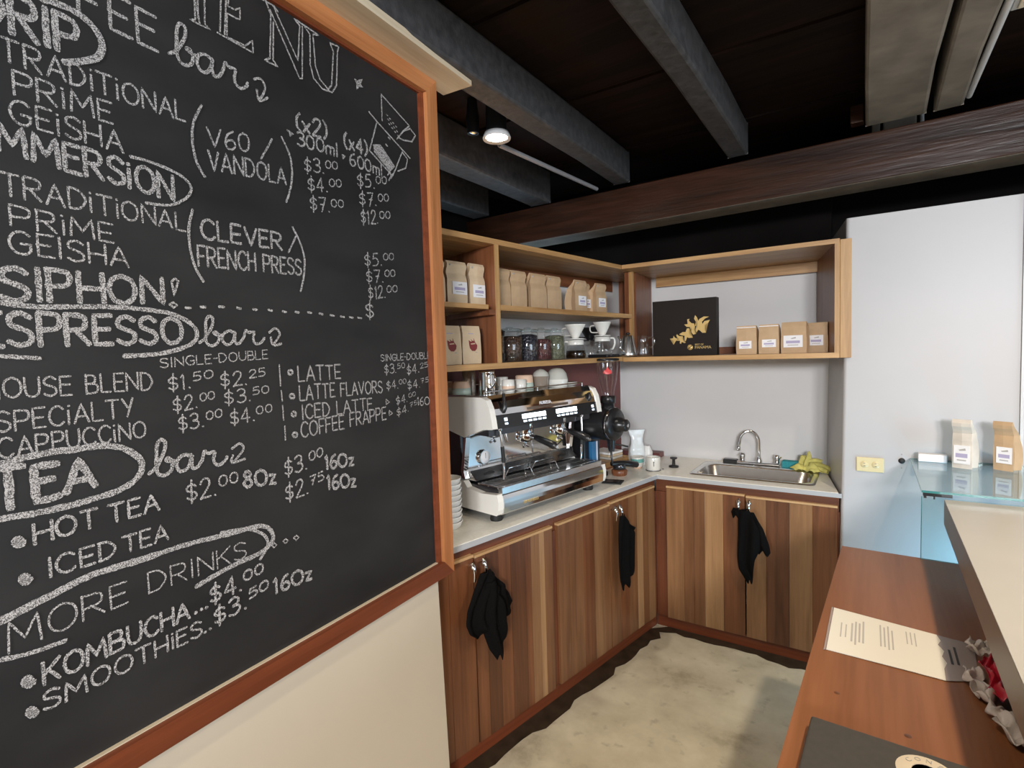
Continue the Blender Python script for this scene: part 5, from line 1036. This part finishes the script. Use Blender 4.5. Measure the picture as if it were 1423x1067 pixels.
for u, fill, top, lab in ((.858, 'beans', .118, 'glass jar of brown coffee beans, leftmost of the four jars'), (.724, 'beans_black', .128, 'glass jar of near-black contents, second of the four jars'), (.612, 'tea_red', .105, 'glass jar of dark red tea, third of the four jars'), (.497, 'tea_green', .125, 'glass jar of grey-green tea, rightmost of the four jars')):
    t = thing('glass_jar', lab, 'jar', on_shelf(u, .125, ZB), DEG_S, 'glass jars with tall contents on the lower shelf')
    r = .060 if u > .8 else .0535
    m = MB(); m.lathe([(r*.94, 0), (r, .006), (r, .135), (r*.92, .142)], 'clear_glass', n=32); part('jar_body', m, t)
    m = MB(); m.lathe([(r*.93, .004), (r*.95, .01), (r*.95, top-.004), (r*.5, top+.003), (.0001, top)], fill, n=28); part('contents', m, t)
    m = MB(); m.lathe([(r*.95, .1425), (r*1.02, .145), (r*1.02, .152), (r*.8, .156), (.018, .157), (.016, .164), (.0001, .166)], 'pale_glass', n=32); part('lid', m, t)
def dripper(t, mat, z, R0=.058):
    m = MB(); m.lathe([(.016, z), (.020, z+.006), (R0-.003, z+.072), (R0, z+.076), (R0-.004, z+.076), (.018, z+.012)], mat, n=32); m.lathe([(.048, z-.004), (.050, z), (.020, z+.002)], mat, n=32); part('cone', m, t)
    m = MB(); m.tube(smooth_pts([(R0*.75, 0, z+.06), (R0+.022, 0, z+.055), (R0+.018, 0, z+.022), (R0*.45, 0, z+.018)]), .004, mat, n=8); part('handle', m, t)
def server(name, label, pos, deg, coffee, hmat, collar):
    t = thing(name, label, 'coffee server', pos, deg, 'glass coffee servers on the lower shelf')
    m = MB(); m.lathe([(.050, 0), (.054, .006), (.055, .03), (.044, .070), (.042, .098)], 'clear_glass', n=32); part('glass_body', m, t)
    if coffee: m = MB(); m.lathe([(.049, .003), (.0528, .008), (.0535, .030), (.0505, .044), (.0001, .044)], 'coffee', n=28); part('coffee', m, t, label='black coffee')
    if collar: m = MB(); m.lathe([(.0445, .074), (.0455, .078), (.0445, .100), (.0425, .100)], hmat, n=28); part('collar', m, t)
    m = MB(); m.tube(smooth_pts([(.044, 0, .092), (.078, 0, .090), (.084, 0, .06), (.070, 0, .03), (.057, 0, .03)]), .006, hmat, n=10); part('handle', m, t)
    return t
server('coffee_server', 'glass server of black coffee under the left white dripper', on_shelf(.360, .085, ZB), DEG_S+140, True, 'ceramic', True)
t = thing('coffee_dripper', 'white cone dripper on the left coffee server', 'dripper', on_shelf(.360, .085, ZB+.1035), DEG_S+95, 'cone drippers'); dripper(t, 'ceramic', .005)
server('coffee_server', 'clear empty glass server with glass handle behind the right white dripper', on_shelf(.030, .205, ZB), DEG_S-10, False, 'glass_rod', False)
t = thing('coffee_dripper', 'black cone dripper behind, between the two white ones', 'dripper', on_shelf(.030, .205, ZB+.0985), DEG_S+95, 'cone drippers'); dripper(t, 'black_plastic', .005, .062)
server('coffee_server', 'glass server with white handle under the right white dripper, on a black scale', on_shelf(.098, .075, ZB+.0185), DEG_S-25, False, 'ceramic', True)
t = thing('coffee_dripper', 'white cone dripper on the right coffee server', 'dripper', on_shelf(.098, .075, ZB+.122), DEG_S+95, 'cone drippers'); dripper(t, 'ceramic', .005, .054)
t = thing('kitchen_scale', 'flat black scale under the right coffee server', 'scale', on_shelf(.085, .075, ZB), DEG_S)
m = MB(); m.box(-.072, .072, -.065, .065, 0, .017, 'black_plastic'); part('body', m, t, bevel=.005); m = MB(); m.box(-.03, .03, -.0662, -.065, .005, .012, 'dark_steel'); part('display', m, t)
t = thing('coffee_kettle', 'conical brushed steel pouring kettle on the shelf corner', 'kettle', (-1.200, 3.062, 1.5815), 105)
m = MB(); m.lathe([(.052, 0), (.055, .004), (.052, .02), (.033, .112), (.030, .118)], 'steel', n=32); part('body', m, t)
m = MB(); m.lathe([(.032, .118), (.030, .124), (.010, .128), (.0001, .128)], 'steel', n=28); k = part('lid', m, t); m = MB(); m.lathe([(.005, .128), (.014, .134), (.011, .141), (.0001, .142)], 'black_plastic', n=16); part('knob', m, k)
m = MB(); m.tube(smooth_pts([(.034, 0, .104), (.068, .0, .108), (.074, 0, .06), (.058, 0, .035)]), .007, 'black_plastic', n=10); part('handle', m, t)
m = MB(); m.tube(smooth_pts([(-.046, .02, .03), (-.075, .035, .05), (-.066, .034, .09), (-.088, .045, .118)]), .005, 'steel', n=8); part('spout', m, t)
t = thing('glass_jug', 'small clear glass jug with round handle beside the gift box', 'jug', (-1.100, 3.045, 1.5775), 8)
m = MB(); m.lathe([(.036, 0), (.040, .004), (.041, .02), (.030, .082), (.028, .098), (.032, .122)], 'clear_glass', n=32); m.lathe([(.034, .004), (.038, .02), (.028, .08)], 'clear_glass', n=32); part('body', m, t)
m = MB(); m.tube(smooth_pts([(.029, -.002, .108), (.056, -.006, .112), (.066, -.007, .085), (.052, -.006, .056), (.034, -.004, .054)]), .005, 'glass_rod', n=10); part('handle', m, t)

# shelf over the sink
t = thing('gift_box', 'large square black gift box with a gold leaf motif on the sink shelf', 'box', (-.8735, 3.075, 1.5775), -1.5)
m = MB(); m.box(-.180, .180, 0, .055, 0, .317, 'gift_black'); part('box_body', m, t, bevel=.002)
def gz(px, py): return (-.180 + (px/13.34+920-904.5)*.00396, (497-(py/13.34+420))*.00398)
FLOWERS = [[(620, 275), (655, 320), (680, 385), (700, 350), (780, 310), (875, 318), (800, 350), (745, 405), (755, 445), (790, 395), (890, 378), (860, 430), (790, 470), (830, 515), (780, 520), (815, 610), (750, 610), (700, 560), (670, 550), (640, 605), (628, 540), (660, 490), (615, 470), (640, 410), (600, 340)],
           [(470, 345), (515, 338), (500, 370), (550, 420), (600, 430), (615, 480), (590, 540), (610, 600), (635, 625), (580, 635), (548, 590), (560, 530), (520, 490), (460, 485), (415, 440), (480, 432)],
           [(445, 560), (465, 515), (510, 512), (525, 560), (500, 610), (530, 650), (575, 692), (500, 695), (465, 680), (445, 740), (420, 760), (415, 690), (420, 650), (360, 640), (315, 618), (380, 580), (440, 580)],
           [(258, 640), (275, 615), (310, 650), (385, 660), (375, 700), (400, 750), (440, 775), (420, 790), (365, 765), (350, 800), (325, 790), (330, 740), (300, 740), (255, 735), (310, 700)],
           [(135, 695), (195, 690), (210, 640), (232, 680), (290, 700), (250, 745), (205, 815), (192, 790), (210, 735)]]
m = MB()
for f in FLOWERS:
    q = [gz(*p) for p in f]; bm_f = m.faces([(a, -.0012, b) for a, b in q], [tuple(range(len(q)))], 'gold_print')
bmesh.ops.triangulate(m.b, faces=m.b.faces[:])
part('leaf_motif', m, t, label='gold leaf and blossom print')
cx, cz = gz(520, 872); m = MB(); m.lathe([(.0001, -.0012), (.0155, -.0012), (.0155, -.0004)], 'gold_print', c=(cx, 0, cz), axis='y', n=24); m.prism([(cx-.012, cz-.008), (cx+.010, cz+.011), (cx+.0125, cz+.0085), (cx-.009, cz-.0105)], -.0018, -.0013, 'gift_black', axis='y'); part('bean_emblem', m, t)
a, b = gz(690, 825); text_mesh('lettering', 'BEST OF', .013, 'gold_print', t, (a, -.0008, b)); a, b = gz(750, 880); text_mesh('lettering', 'PANAMA', .022, 'gold_print', t, (a+.002, -.0008, b))
Q = 'small coffee bags on the sink shelf'
pouch('coffee_bag', 'small kraft bag with white label, nearest the gift box', 'coffee bag', (-.541, 3.055, 1.5775), -3, .100, .065, .150, 'kraft', Q, (-.004, .062, .030, .070), straight=.85, fold=True)
pouch('coffee_bag', 'small kraft bag with white label, second from the gift box', 'coffee bag', (-.433, 3.055, 1.5775), -2, .096, .065, .152, 'kraft', Q, (.002, .066, .034, .074), straight=.85, fold=True)
pouch('coffee_bag', 'wider kraft bag with a red-edged white label near the shelf end', 'coffee bag', (-.318, 3.055, 1.5775), -6, .116, .07, .158, 'kraft', Q, (-.002, .088, .030, .090), straight=.86)
pouch('coffee_bag', 'kraft bag at the shelf end, half in shade against the side panel', 'coffee bag', (-.222, 3.135, 1.5775), -10, .100, .065, .152, 'kraft', Q, (-.002, .066, .036, .088), straight=.86)

# corner of the worktop
pouch('coffee_pouch', 'crumpled shiny white coffee pouch standing in the corner of the worktop', 'pouch', (-1.193, 3.185, COUNTER), 38, .105, .075, .218, 'pouch_white', crumple=.0045, straight=.45, lean=.4)
m = MB(); m.loft([rrect(-.035, .035, -.03, .03, .012, 0), rrect(-.036, .036, -.031, .031, .012, .06), rrect(-.024, .024, -.012, .012, .008, .10)], 'paper_cup'); o = part('paper_packet', m); o.location = (-1.196, 3.33, COUNTER); tag(o, 'small white paper packet behind the white pouch', 'packet')
t = lathe_thing('cup', 'small white cup with a teal glaze band in front of the white pouch', 'cup', (-1.172, 3.108, COUNTER), [('foot', [(.022, 0), (.026, .002), (.030, .012)], 'ceramic_peach'), ('body', [(.030, .012), (.037, .024), (.039, .038)], 'ceramic'), ('glaze_band', [(.0392, .038), (.0400, .060)], 'teal_glaze'), ('rim', [(.0398, .060), (.0395, .072), (.037, .072), (.035, .03), (.0001, .022)], 'ceramic')])
t = thing('mug', 'plain white mug with a small dark mark at the corner of the worktop', 'mug', (-1.068, 3.092, COUNTER), 0)
m = MB(); m.lathe([(.038, 0), (.041, .003), (.0415, .078), (.0400, .081), (.0385, .079), (.038, .012), (.0001, .008)], 'ceramic', n=36); part('body', m, t)
m = MB(); m.box(-.0016, .0016, -.0424, -.0412, .030, .058, 'ink'); m.box(-.004, .004, -.0424, -.0412, .052, .055, 'ink'); q = part('mark', m, t); q.rotation_euler = (0, 0, R(24))
m = MB(); m.lathe([(.044, 0), (.045, .003), (.043, .0035)], 'dark_steel'); q = part('coaster_ring', m, t, label='dark base ring')
for c in t.children:
    if c.name.startswith('coaster_ring'): c.location = (0, 0, .0005)
t = lathe_thing('tamper', 'small black spool-shaped coffee tamper on the sink worktop', 'tamper', (-.985, 3.222, COUNTER), [('base', [(.0001, 0), (.029, 0), (.029, .010), (.010, .014)], 'black_plastic'), ('grip', [(.010, .014), (.009, .045), (.012, .050)], 'black_plastic'), ('cap', [(.012, .050), (.021, .052), (.021, .060), (.0001, .061)], 'black_plastic')])
m = MB(); m.lathe([(.0001, 0), (.006, .001), (.0001, .004)], 'ink', n=10); o = part('crumb', m); o.location = (-1.025, 3.14, COUNTER); tag(o, 'tiny dark crumb right of the white mug', 'crumb')
m = MB(); m.box(-.040, .040, -.024, .024, 0, .022, 'black_rubber'); m.box(-.038, .038, -.022, .022, .022, .026, 'dark_steel'); o = part('scouring_sponge', m, bevel=.003); o.location = (-.712, 3.489, COUNTER+.0005); tag(o, 'dark scouring sponge at the back left of the sink', 'sponge')
m = MB(); m.box(-.045, .045, -.028, .028, 0, .040, 'sponge_teal'); o = part('cleaning_sponge', m, bevel=.004); o.location = (-.378, 3.492, COUNTER+.0005); o.rotation_euler = (0, 0, R(-4)); tag(o, 'teal cleaning sponge behind the sink beside the yellow gloves', 'sponge')
# yellow rubber gloves thrown in a heap
t = thing('rubber_gloves', 'crumpled yellow cleaning gloves heaped at the right of the sink', 'gloves', (-.272, 3.425, COUNTER+.002))
def heap(name, cx, cy, w, d, h, seed, deg):
    rnd = random.Random(seed); ph = [rnd.uniform(0, 6) for _ in range(8)]; m = MB(); c, s = math.cos(R(deg)), math.sin(R(deg))
    def f(u, v):
        a, b = 2*u-1, 2*v-1; rr = 1+.18*math.sin(3*math.atan2(b, a)+ph[0])+.10*math.sin(7*math.atan2(b, a)+ph[1])
        x, y = a*w*rr*(1-.25*b*b), b*d*rr*(1-.25*a*a); e = max(0, 1-(a*a+b*b)*.52)
        z = h*e*(.62+.30*math.sin(5*a+ph[2]+2*b)+.22*math.sin(6*b+ph[3]-3*a)+.12*math.sin(11*a+9*b+ph[4]))
        return Vector((cx+x*c-y*s, cy+x*s+y*c, max(.004+.006*(1+math.sin(9*a+ph[5])), z)))
    m.grid(f, 30, 24, 'cloth_yellow'); return part(name, m, t, solid=.003)
heap('cuff', -.012, .020, .058, .036, .095, 3, 20); heap('glove', -.02, -.02, .075, .030, .050, 11, -15)
def fingers(pts): m = MB(); m.tube(smooth_pts(pts), [.0125]*(6*(len(pts)-1)+1), 'cloth_yellow', n=10); part('finger', m, t)
fingers([(.0, .0, .035), (.04, .0, .040), (.08, -.005, .030), (.098, -.008, .014)]); fingers([(.0, -.02, .024), (.045, -.03, .026), (.078, -.04, .015), (.088, -.044, .013)]); fingers([(-.02, .0, .05), (.02, .01, .062), (.055, .015, .056)])

# stack of white bowls by the frame
for k in range(9):
    names = ('lowest', 'second from the bottom', 'third from the bottom', 'fourth from the bottom', 'middle', 'fourth from the top', 'third from the top', 'second from the top', 'topmost')
    lathe_thing('bowl', names[k]+' white bowl of the stack between machine and chalkboard frame', 'bowl', (-1.455, 1.675, COUNTER+k*.0225), [('body', [(.034, 0), (.036, .001), (.050, .012), (.057, .030), (.058, .034), (.0555, .034), (.048, .015), (.0001, .008)], 'paper_cup')], group='stacked white bowls')

# ------------------------------------------------------------------ right wall fittings
t = thing('power_outlet', 'cream double power outlet low on the white wall beside the sink', 'outlet', (.007, 2.9885, 1.049))
m = MB(); m.box(-.054, .054, -.006, 0, -.034, .034, 'outlet_cream'); part('plate', m, t, bevel=.003)
m = MB()
for x in (-.022, .022):
    m.lathe([(.0001, -.0075), (.015, -.0075), (.016, -.006)], 'outlet_cream', c=(x, 0, 0), axis='y', n=20)
    for dz in (-.006, .006): m.box(x-.004, x+.004, -.0082, -.0075, dz-.001, dz+.001, 'ink')
part('sockets', m, t)
t = thing('wall_grommet', 'black cable hole with two screw marks on the white wall', 'cable hole', (.127, 2.9885, 1.077))
m = MB(); m.lathe([(.0001, -.002), (.012, -.003), (.013, 0)], 'black_rubber', axis='y', n=20); part('ring', m, t)
for z in (-.033, .030): m = MB(); m.lathe([(.0001, -.0015), (.003, 0)], 'ink_soft', c=(0, 0, z), axis='y', n=10); part('screw', m, t)

# ------------------------------------------------------------------ bar, serving ledge, glass
BZ = .845
t = thing('bar_counter', 'low orange-brown wooden bar counter in the right foreground', 'counter', (0, 0, 0))
m = MB(); m.prism([(-.205, -.60), (-.082, 2.368), (.95, 2.340), (.95, -.60)], BZ-.038, BZ, 'bar_wood', axis='z')
for x, y, r in ((-.055, 1.345, .006), (.068, 1.262, .0065)): m.lathe([(r, BZ+.0002), (.0001, BZ+.0006)], 'plank_dark', c=(x, y, 0), n=12)
part('bar_top', m, t, bevel=.003)
m = MB(); m.prism([(-.15, -.55), (-.045, 2.30), (.90, 2.28), (.90, -.55)], 0, BZ-.039, 'red_wood_z', axis='z'); part('bar_front', m, t)
t = thing('serving_ledge', 'raised white serving ledge with a grey-brown edge along the bar', 'counter', (0, 0, BZ))
m = MB(); m.prism([(.190, -.60), (.219, 2.335), (1.25, 2.335), (1.25, -.60)], .140, .2245, 'slab_edge', axis='z'); m.prism([(.1905, -.60), (.2195, 2.335), (1.25, 2.335), (1.25, -.60)], .2246, .2262, 'slab_white', axis='z'); part('ledge_top', m, t, label='white top with grey-brown edge')
m = MB(); m.box(.60, .64, .4, 2.30, .0005, .1395, 'red_wood_z'); part('upstand', m, t)
t = thing('glass_shelf', 'clear glass shelf bridging from the serving ledge to the white wall', 'shelf', (.158, 2.350, 1.0855))
m = MB(); m.box(0, .62, 0, .632, 0, .008, 'case_glass'); part('glass_sheet', m, t)
m = MB(); m.box(0, .62, -.0012, -.0002, 0, .008, 'glass_edge'); m.box(-.0012, -.0002, 0, .632, 0, .008, 'pale_edge'); m.box(0, .62, .6325, .6345, 0, .008, 'glass_edge'); part('glass_edge', m, t, label='dark green glass edge')
m = MB(); m.box(.004, .085, .002, .020, -.012, -.0005, 'black_plastic'); m.box(.006, .014, .004, .016, -.020, -.012, 'black_plastic'); m.box(.033, .038, .004, .016, -.022, -.012, 'black_plastic'); part('clamp', m, t, label='black clamp bar')
m = MB(); m.box(.10, .60, .620, .634, -.016, -.0005, 'lamp_ring'); part('wall_bracket', m, t)
t = thing('glass_screen', 'upright clear glass pane at the far end of the bar', 'glass', (.158, 2.354, BZ))
m = MB(); m.box(.001, .60, -.004, .004, .0005, .225, 'case_glass'); part('glass_sheet', m, t)
m = MB(); m.box(-.001, .0008, -.004, .004, .0005, .225, 'glass_edge'); m.box(.001, .60, -.0045, .0045, 0, .0005, 'pale_edge'); part('glass_edge', m, t, label='green glass edge')
pouch('coffee_bag', 'silvery coffee bag with label, left one on the glass shelf', 'coffee bag', (.318, 2.815, 1.0940), -24, .066, .070, .202, 'pouch_silver', 'coffee bags on the glass shelf', (.0, .054, .020, .095), straight=.5, lean=-.12)
pouch('coffee_bag', 'brownish coffee bag with label, right one on the glass shelf', 'coffee bag', (.446, 2.830, 1.0940), -32, .064, .070, .197, 'kraft', 'coffee bags on the glass shelf', (.004, .050, .030, .095), straight=.5, lean=-.12)
m = MB(); m.box(-.05, .05, -.02, .02, 0, .034, 'label_white'); o = part('white_carton', m, bevel=.003); o.location = (.232, 2.93, 1.0940); tag(o, 'small flat white carton at the left end of the glass shelf', 'carton')

# sheet on the bar, laminated, its lettering too small to read
t = thing('menu_sheet', 'laminated printed white sheet lying on the bar, torn at the right', 'paper', (0, 0, BZ+.001))
edge = [(.152, 1.746), (.158, 1.715), (.150, 1.690), (.160, 1.660), (.153, 1.630), (.160, 1.600), (.152, 1.570), (.150, 1.515)]
m = MB(); m.prism([(-.086, 1.527), (-.081, 1.787)] + edge, .0, .0014, 'paper', axis='z'); part('sheet', m, t)
m = MB(); m.prism([(-.092, 1.523), (-.087, 1.790), (-.082, 1.787), (-.087, 1.527)], .0, .0012, 'plastic_sleeve', axis='z'); part('sleeve_edge', m, t); m = MB(); m.prism(edge[::-1] + [(.226, 1.735), (.212, 1.548)][::1], .0, .0010, 'plastic_sleeve', axis='z'); part('plastic_sleeve', m, t, label='greyish plastic sleeve')
m = MB(); rnd = random.Random(5)
def lines(x0, dx, n, y0, y1, mt, w=.0042):
    for k in range(n): x = x0+k*dx; ya = y0+rnd.uniform(0, .02); m.box(x, x+w, ya, y1-rnd.uniform(0, .03), .0015, .0018, mt)
lines(-.060, .011, 2, 1.60, 1.72, 'ink_soft', .003); lines(-.036, .0085, 4, 1.585, 1.735, 'ink_soft'); lines(.028, .0085, 4, 1.60, 1.74, 'ink_soft', .0035); lines(.085, .009, 3, 1.64, 1.73, 'ink_soft', .0025); part('print', m, t); m = MB(); lines(.168, .012, 2, 1.60, 1.70, 'ink', .005); part('print', m, t)
t = thing('candy_wrapper', 'torn red and clear plastic wrapper beside the serving ledge', 'wrapper', (.236, 1.53, BZ+.0012), 0)
def scrap(name, pts, mat, z, seed):
    rnd = random.Random(seed); ph = [rnd.uniform(0, 6) for _ in range(4)]; (a, b, c, d) = [Vector((*p, 0)) for p in pts]; m = MB()
    def f(u, v):
        p = a.lerp(b, u).lerp(d.lerp(c, u), v); n = .010*math.sin(7*u+ph[0])*math.sin(8*v+ph[1])+.006*math.sin(15*u+11*v+ph[2])
        return Vector((p.x+.006*math.sin(13*v+ph[3]), p.y+.006*math.sin(11*u+ph[2]), max(.002, z+n)))
    m.grid(f, 16, 16, mat); part(name, m, t, solid=.0008)
scrap('red_film', [(-.02, .09), (.012, .10), (.03, -.10), (-.012, -.09)], 'wrapper_red', .026, 1); scrap('clear_film', [(-.055, .03), (-.02, .05), (-.006, -.12), (-.04, -.07)], 'wrapper_clear', .016, 2)
scrap('clear_film', [(-.03, .15), (.012, .165), (.020, .10), (-.032, .095)], 'wrapper_clear', .034, 4); scrap('clear_film', [(-.03, -.10), (.03, -.09), (.03, -.30), (-.02, -.19)], 'wrapper_clear', .018, 6)
t = thing('laptop', 'closed dark grey laptop with a round cream sticker on the bar', 'laptop', (-.094, 1.199, BZ+.001), -2.5)
m = MB(); m.box(.002, .322, -.226, 0, 0, .012, 'black_plastic'); part('base', m, t, bevel=.004)
m = MB(); m.box(0, .324, -.228, 0, .0125, .022, 'lid_grey'); part('lid', m, t, bevel=.005, seg=3)
m = MB(); m.lathe([(.046, .0222), (.0455, .0227), (.0001, .0227)], 'sticker', c=(.186, -.062, 0), n=40); s = part('sticker', m, t, label='round cream sticker')
for k, c in enumerate('CONEXY'): a = R(140-k*27); text_mesh('sticker_lettering', c, .013, 'ink_soft', s, (.186+.035*math.cos(a), -.062+.035*math.sin(a), .0230), (0, 0, math.degrees(a)-90))
m = MB(); m.lathe([(.0235, .0228), (.0235, .0231), (.0225, .0231), (.0225, .0228)], 'ink_soft', c=(.186, -.062, 0), n=30); m.box(.180, .183, -.072, -.052, .0228, .0231, 'ink_soft'); m.box(.186, .189, -.072, -.050, .0228, .0231, 'ink_soft'); m.box(.192, .195, -.072, -.052, .0228, .0231, 'ink_soft'); part('sticker_mark', m, s)
